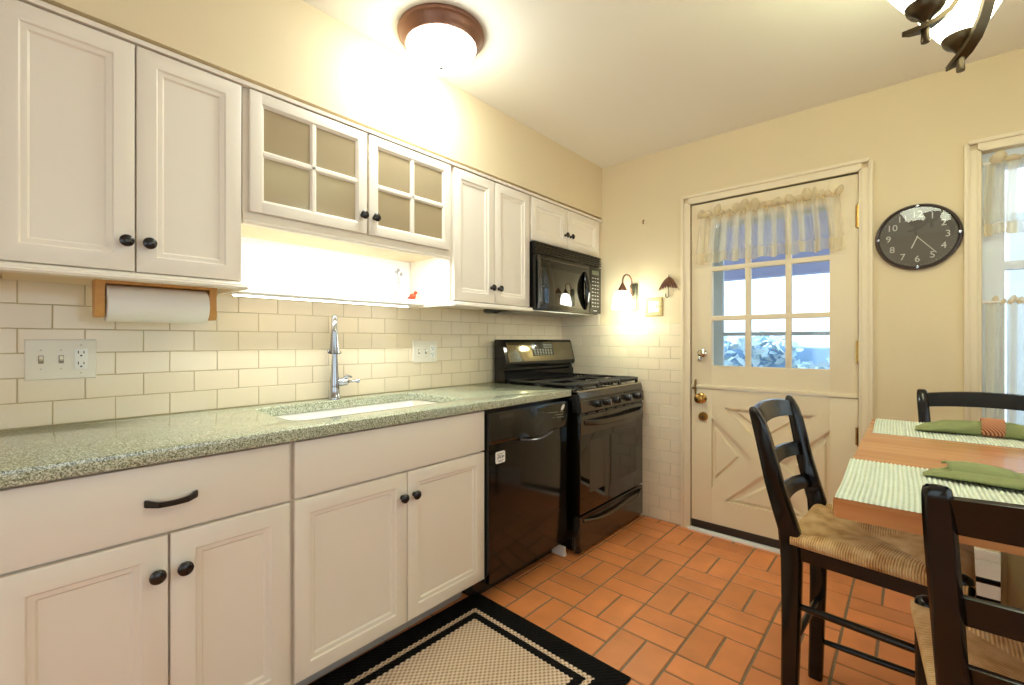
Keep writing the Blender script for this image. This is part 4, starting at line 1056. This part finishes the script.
# turned-over flap and rolled corner on top
b = MB(); P = []
for i in range(13):
    t = i/12; row = []
    for k in range(13):
        s = k/12; x = 2.132+.10*s+.012*t; y = -1.562-.075*t+.012*s*(1-t); z = TZ+.022+.010*sin(PI*t)*(1-.4*s)+.005*sin(PI*s)+.002
        if t > .8: z -= .012*(t-.8)/.2
        row.append((x, y, z))
    P.append(row)
b.grid(P); b.build('flap', NAPKIN, T, 80, solid=.003)
b = MB(); P = []
for i in range(25):
    t = i/24; a = 2*PI*1.35*t; r_ = .004+.010*t
    P.append([(2.262+.13*s, -1.575+r_*cos(a)*(.6+.7*s), TZ+.035+r_*sin(a)*(.7+.5*s)) for s in [k/8 for k in range(9)]])
b.grid(P); b.build('rolled_corner', NAPKIN, T, 80, solid=.002)

# counter-height ladder-back chair, facing +Y
def make_chair(label):
    T = thing('counter_chair', label, 'chair', (0, 0, 0), 'black ladder-back counter chairs'); SZ = .632
    def post_y(z):
        P = [(0, -.188), (.3, -.180), (.60, -.178), (.65, -.186), (.72, -.208), (.80, -.228), (.90, -.247), (.97, -.266), (1.012, -.284)]
        for k in range(len(P)-1):
            if P[k][0] <= z <= P[k+1][0]:
                t = (z-P[k][0])/(P[k+1][0]-P[k][0]); return P[k][1]*(1-t)+P[k+1][1]*t
        return P[-1][1]
    for s in (-1, 1):
        secs = []
        for z, dp, w in ((0, .042, .033), (.15, .044, .034), (.35, .048, .035), (.55, .054, .038), (.64, .056, .038), (.70, .053, .038), (.78, .048, .038), (.86, .044, .038), (.92, .040, .038), (.962, .034, .037), (.988, .026, .035), (1.001, .018, .031), (1.006, .008, .022)):
            y = post_y(z); xx = s*(.180+.026*max(0, (z-.6)/.41)); c = .006
            h, v = w/2, dp/2; tl = (z-.6)*.25 if z > .6 else 0
            pts = [(-h+c, -v), (h-c, -v), (h, -v+c), (h, v-c), (h-c, v), (-h+c, v), (-h, v-c), (-h, -v+c)]
            secs.append([(xx+a, y+bb, z+bb*tl*2.0) for a, bb in pts])
        MB().rsweep(secs).build('back_leg', CHAIRB, T, 45)
        # front legs: square-round, pommel top
        o = (s*.205, .186, 0)
        MB().lathe([(0, 0), (.016, 0), (.018, .03), (.0195, .2), (.021, .45), (.0225, .58), (.0225, .630), (.020, .641), (.012, .647), (0, .649)], o, n=16).build('front_leg', CHAIRB, T, 45)
    def slat(name, z0, z1, arch, bow, thk, atop=0):
        P = []; N = 20
        for k in range(N+1):
            t = k/N; u = 2*t-1; zc = (z0+z1)/2; x = u*(.177+.026*max(0, (zc-.6)/.41)); up_ = arch*(1-u*u)
            yb = post_y(z0)-bow*(1-u*u); yt = post_y(min(z1, 1.0))-bow*(1-u*u); zt = z1+atop*(1-u*u); zb = z0+up_
            P.append([(x, yb-thk/2, zb), (x, yb+thk/2, zb), (x, (yb+yt)/2+thk/2, (zb+zt)/2), (x, yt+thk/2, zt-.003), (x, yt, zt), (x, yt-thk/2, zt-.003), (x, (yb+yt)/2-thk/2, (zb+zt)/2)])
        MB().rsweep(P).build(name, CHAIRB, T, 50)
    slat('crest_rail', .936, .992, .010, .028, .017, .014)
    slat('slat', .796, .842, .012, .026, .014, .012)
    slat('slat', .686, .730, .012, .024, .014, .012)
    # seat rails below the rush
    def rail(p, q, z0, z1, w=.022):
        p, q = Vector(p), Vector(q); d = (q-p).normalized(); nrm = Vector((-d.y, d.x, 0))*w/2
        return MB().rsweep([[(e-nrm).to_3d()+Vector((0, 0, z0)), (e+nrm).to_3d()+Vector((0, 0, z0)), (e+nrm).to_3d()+Vector((0, 0, z1)), (e-nrm).to_3d()+Vector((0, 0, z1))] for e in (p, q)])
    FL, FR, BL_, BR_ = (-.205, .186, 0), (.205, .186, 0), (-.180, -.178, 0), (.180, -.178, 0)
    for p, q in ((FL, FR), (BL_, BR_), (BL_, FL), (BR_, FR)): rail(p, q, .560, .604).build('seat_rail', CHAIRB, T)
    def rung(p, q, r=.0105): MB().tube([p, tuple((Vector(p)*.75+Vector(q)*.25)), tuple((Vector(p)*.25+Vector(q)*.75)), q], [r*.8, r, r, r*.8], 12).build('rung', CHAIRB, T)
    for s in (-1, 1):
        rung((s*.180, -.178, .418), (s*.205, .186, .425)); rung((s*.180, -.182, .140), (s*.205, .186, .140))
    rung((-.180, -.180, .29), (.180, -.180, .29)); rung((-.205, .186, .36), (.205, .186, .36)); rung((-.205, .186, .21), (.205, .186, .21))
    # rush seat: four woven fields meeting on diagonal seams, edges wrapped round the rails
    b = MB(); st = {}; e = .013
    cor = [Vector((-.192, -.178, 0)), Vector((.192, -.178, 0)), Vector((.222, .198, 0)), Vector((-.222, .198, 0))]; ctr = Vector((0, .0, 0))
    for k in range(4):
        A, B_ = cor[k], cor[(k+1) % 4]; d = (B_-A).normalized(); inw = Vector((-d.y, d.x, 0)); NS, NT = 30, 12; P = []
        prof = [(-.001, -.032), (-e*.9, -.026), (-e, -.015), (-e*.85, -.005), (-.003, -.0005)]
        for (o_, z) in prof: P.append([(A+(B_-A)*(i/NS)+inw*o_+Vector((0, 0, SZ+z))) for i in range(NS+1)])
        for j in range(1, NT+1):
            t = j/NT; row = []
            for i in range(NS+1):
                s = i/NS; p = (A+(B_-A)*s)*(1-t)+ctr*t; side = min(s, 1-s)*2
                puff = .010*(1-t)*min(1, side*3.0)-.012*t*t-.006*(1-min(1, side*6))*(1-t)*min(1, t*5)
                row.append(p+Vector((0, 0, SZ+puff)))
            P.append(row)
        V = b.grid(P)
        for row in V:
            for v in row: st[v] = (v.co-A).dot(d)+k*.31
    bt_ = b.build('rush_seat', RUSH, T, 60, strand=st)
    MB().prism(UP(0), [(-.19, -.185), (.19, -.185), (.212, .19), (-.212, .19)], .598, .606).build('seat_base', RUSH, T)
    return T
c1 = make_chair('black ladder-back counter chair at the table end in front of the white door')
c1.location = (2.000, -1.212, 0); c1.rotation_euler = (0, 0, math.radians(-90-3.5))
dup(c1, (2.314, -1.800, 0), 0, 'black ladder-back counter chair with its back to the viewer at the near table edge')
dup(c1, (2.322, -.640, 0), PI, 'black ladder-back counter chair at the far table edge under the window')

# ------------------------------------------------------------------ outside: porch behind the door glass and window
PORCH = mat('porch_paint', (160, 166, 200), .7); PGREY = mat('pale_porch_frame', (206, 222, 234), .5)
ps = MB().box(-1.5, 6, .125, 5.5, -.25, -.06).build('ground', mat('porch_boards', (150, 150, 150), .8)); ps['kind'] = 'structure'
T = sthing('door_2', (1.445, .15, 0)); m = BW(.15)
b = MB(); b.mbox(m, 1.02, 1.165, 0, 2.09, -.03, 0, .003).mbox(m, 1.735, 1.87, 0, 2.09, -.03, 0, .003).mbox(m, 1.165, 1.735, 1.95, 2.09, -.03, 0).mbox(m, 1.165, 1.735, 0, .30, -.03, 0).mbox(m, 1.165, 1.735, 1.245, 1.268, -.03, 0, .003)
f = b.build('frame', PGREY, T); MB().mbox(m, 1.165, 1.735, .3, 1.95, -.018, -.014).build('pane', GLASS, f)
b = MB().box(-1.2, 1.9, 2.0, 2.14, 1.845, 2.5); b.box(-1.2, 1.9, .14, 2.0, 2.35, 2.45); tag(b.build('porch_canopy', PORCH), 'blue-grey porch canopy beam seen through the door glass', 'porch')
b = MB(); rnd = random.Random(5)
for k in range(1700):
    c_ = Vector((rnd.uniform(-2.2, 2.4), rnd.uniform(2.85, 3.3), 0)); top = 1.17+.12*sin(c_.x*3.1)+.08*sin(c_.x*7.7+1)
    c_.z = rnd.uniform(.5, top); s = rnd.uniform(.05, .11)
    R3 = Matrix.Rotation(rnd.uniform(0, 6.28), 4, 'Z') @ Matrix.Rotation(rnd.uniform(.2, 1.3), 4, 'X') @ Matrix.Rotation(rnd.uniform(0, 6.28), 4, 'Z')
    q = [(-.0, -1, 0), (.45, -.3, .1), (.4, .4, .1), (0, 1, 0), (-.4, .4, .1), (-.45, -.3, .1)]
    b.bm.faces.new([b.bm.verts.new(c_+R3.to_3x3() @ Vector(p)*s) for p in q])
T = thing('hedge', 'leafy hedge outside seen through the lower door panes', 'hedge', (0.1, 3.25, -.06))
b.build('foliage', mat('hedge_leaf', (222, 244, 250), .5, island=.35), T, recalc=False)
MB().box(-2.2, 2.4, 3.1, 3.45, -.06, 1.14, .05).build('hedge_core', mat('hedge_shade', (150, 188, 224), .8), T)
b = MB().box(2.66, 6.0, 2.2, 2.4, -.2, 2.2); tag(b.build('neighbour_wall', mat('pale_blue_siding', (222, 236, 250), .7)), 'pale neighbouring wall outside the curtained window', 'wall')

# ------------------------------------------------------------------ world, lights, camera
w = bpy.data.worlds.new('daylight'); bpy.context.scene.world = w; w.use_nodes = True
bg_ = w.node_tree.nodes['Background']; bg_.inputs[0].default_value = (.80, .95, 1.0, 1); bg_.inputs[1].default_value = 2.6

cam = bpy.data.cameras.new('camera'); co = bpy.data.objects.new('camera', cam); C.objects.link(co)
co.location = (2.0803, -2.9686, 1.2126); co.rotation_euler = (PI/2, 0, .7218)
cam.sensor_width = 36; cam.sensor_fit = 'HORIZONTAL'; cam.lens = 452.74/1024*36; cam.shift_y = -1.54/1024; cam.clip_start = .02
sc = bpy.context.scene; sc.camera = co
sc.view_settings.view_transform = 'Standard'; sc.view_settings.look = 'None'; sc.view_settings.gamma = 1; sc.view_settings.use_curve_mapping = False
sc.view_settings.exposure = 0.05
sc.cycles.max_bounces = 10; sc.cycles.diffuse_bounces = 5; sc.cycles.glossy_bounces = 5; sc.cycles.transparent_max_bounces = 16
sc.cycles.use_denoising = True; sc.cycles.sample_clamp_indirect = 8
sc.cycles.caustics_reflective = False; sc.cycles.caustics_refractive = False
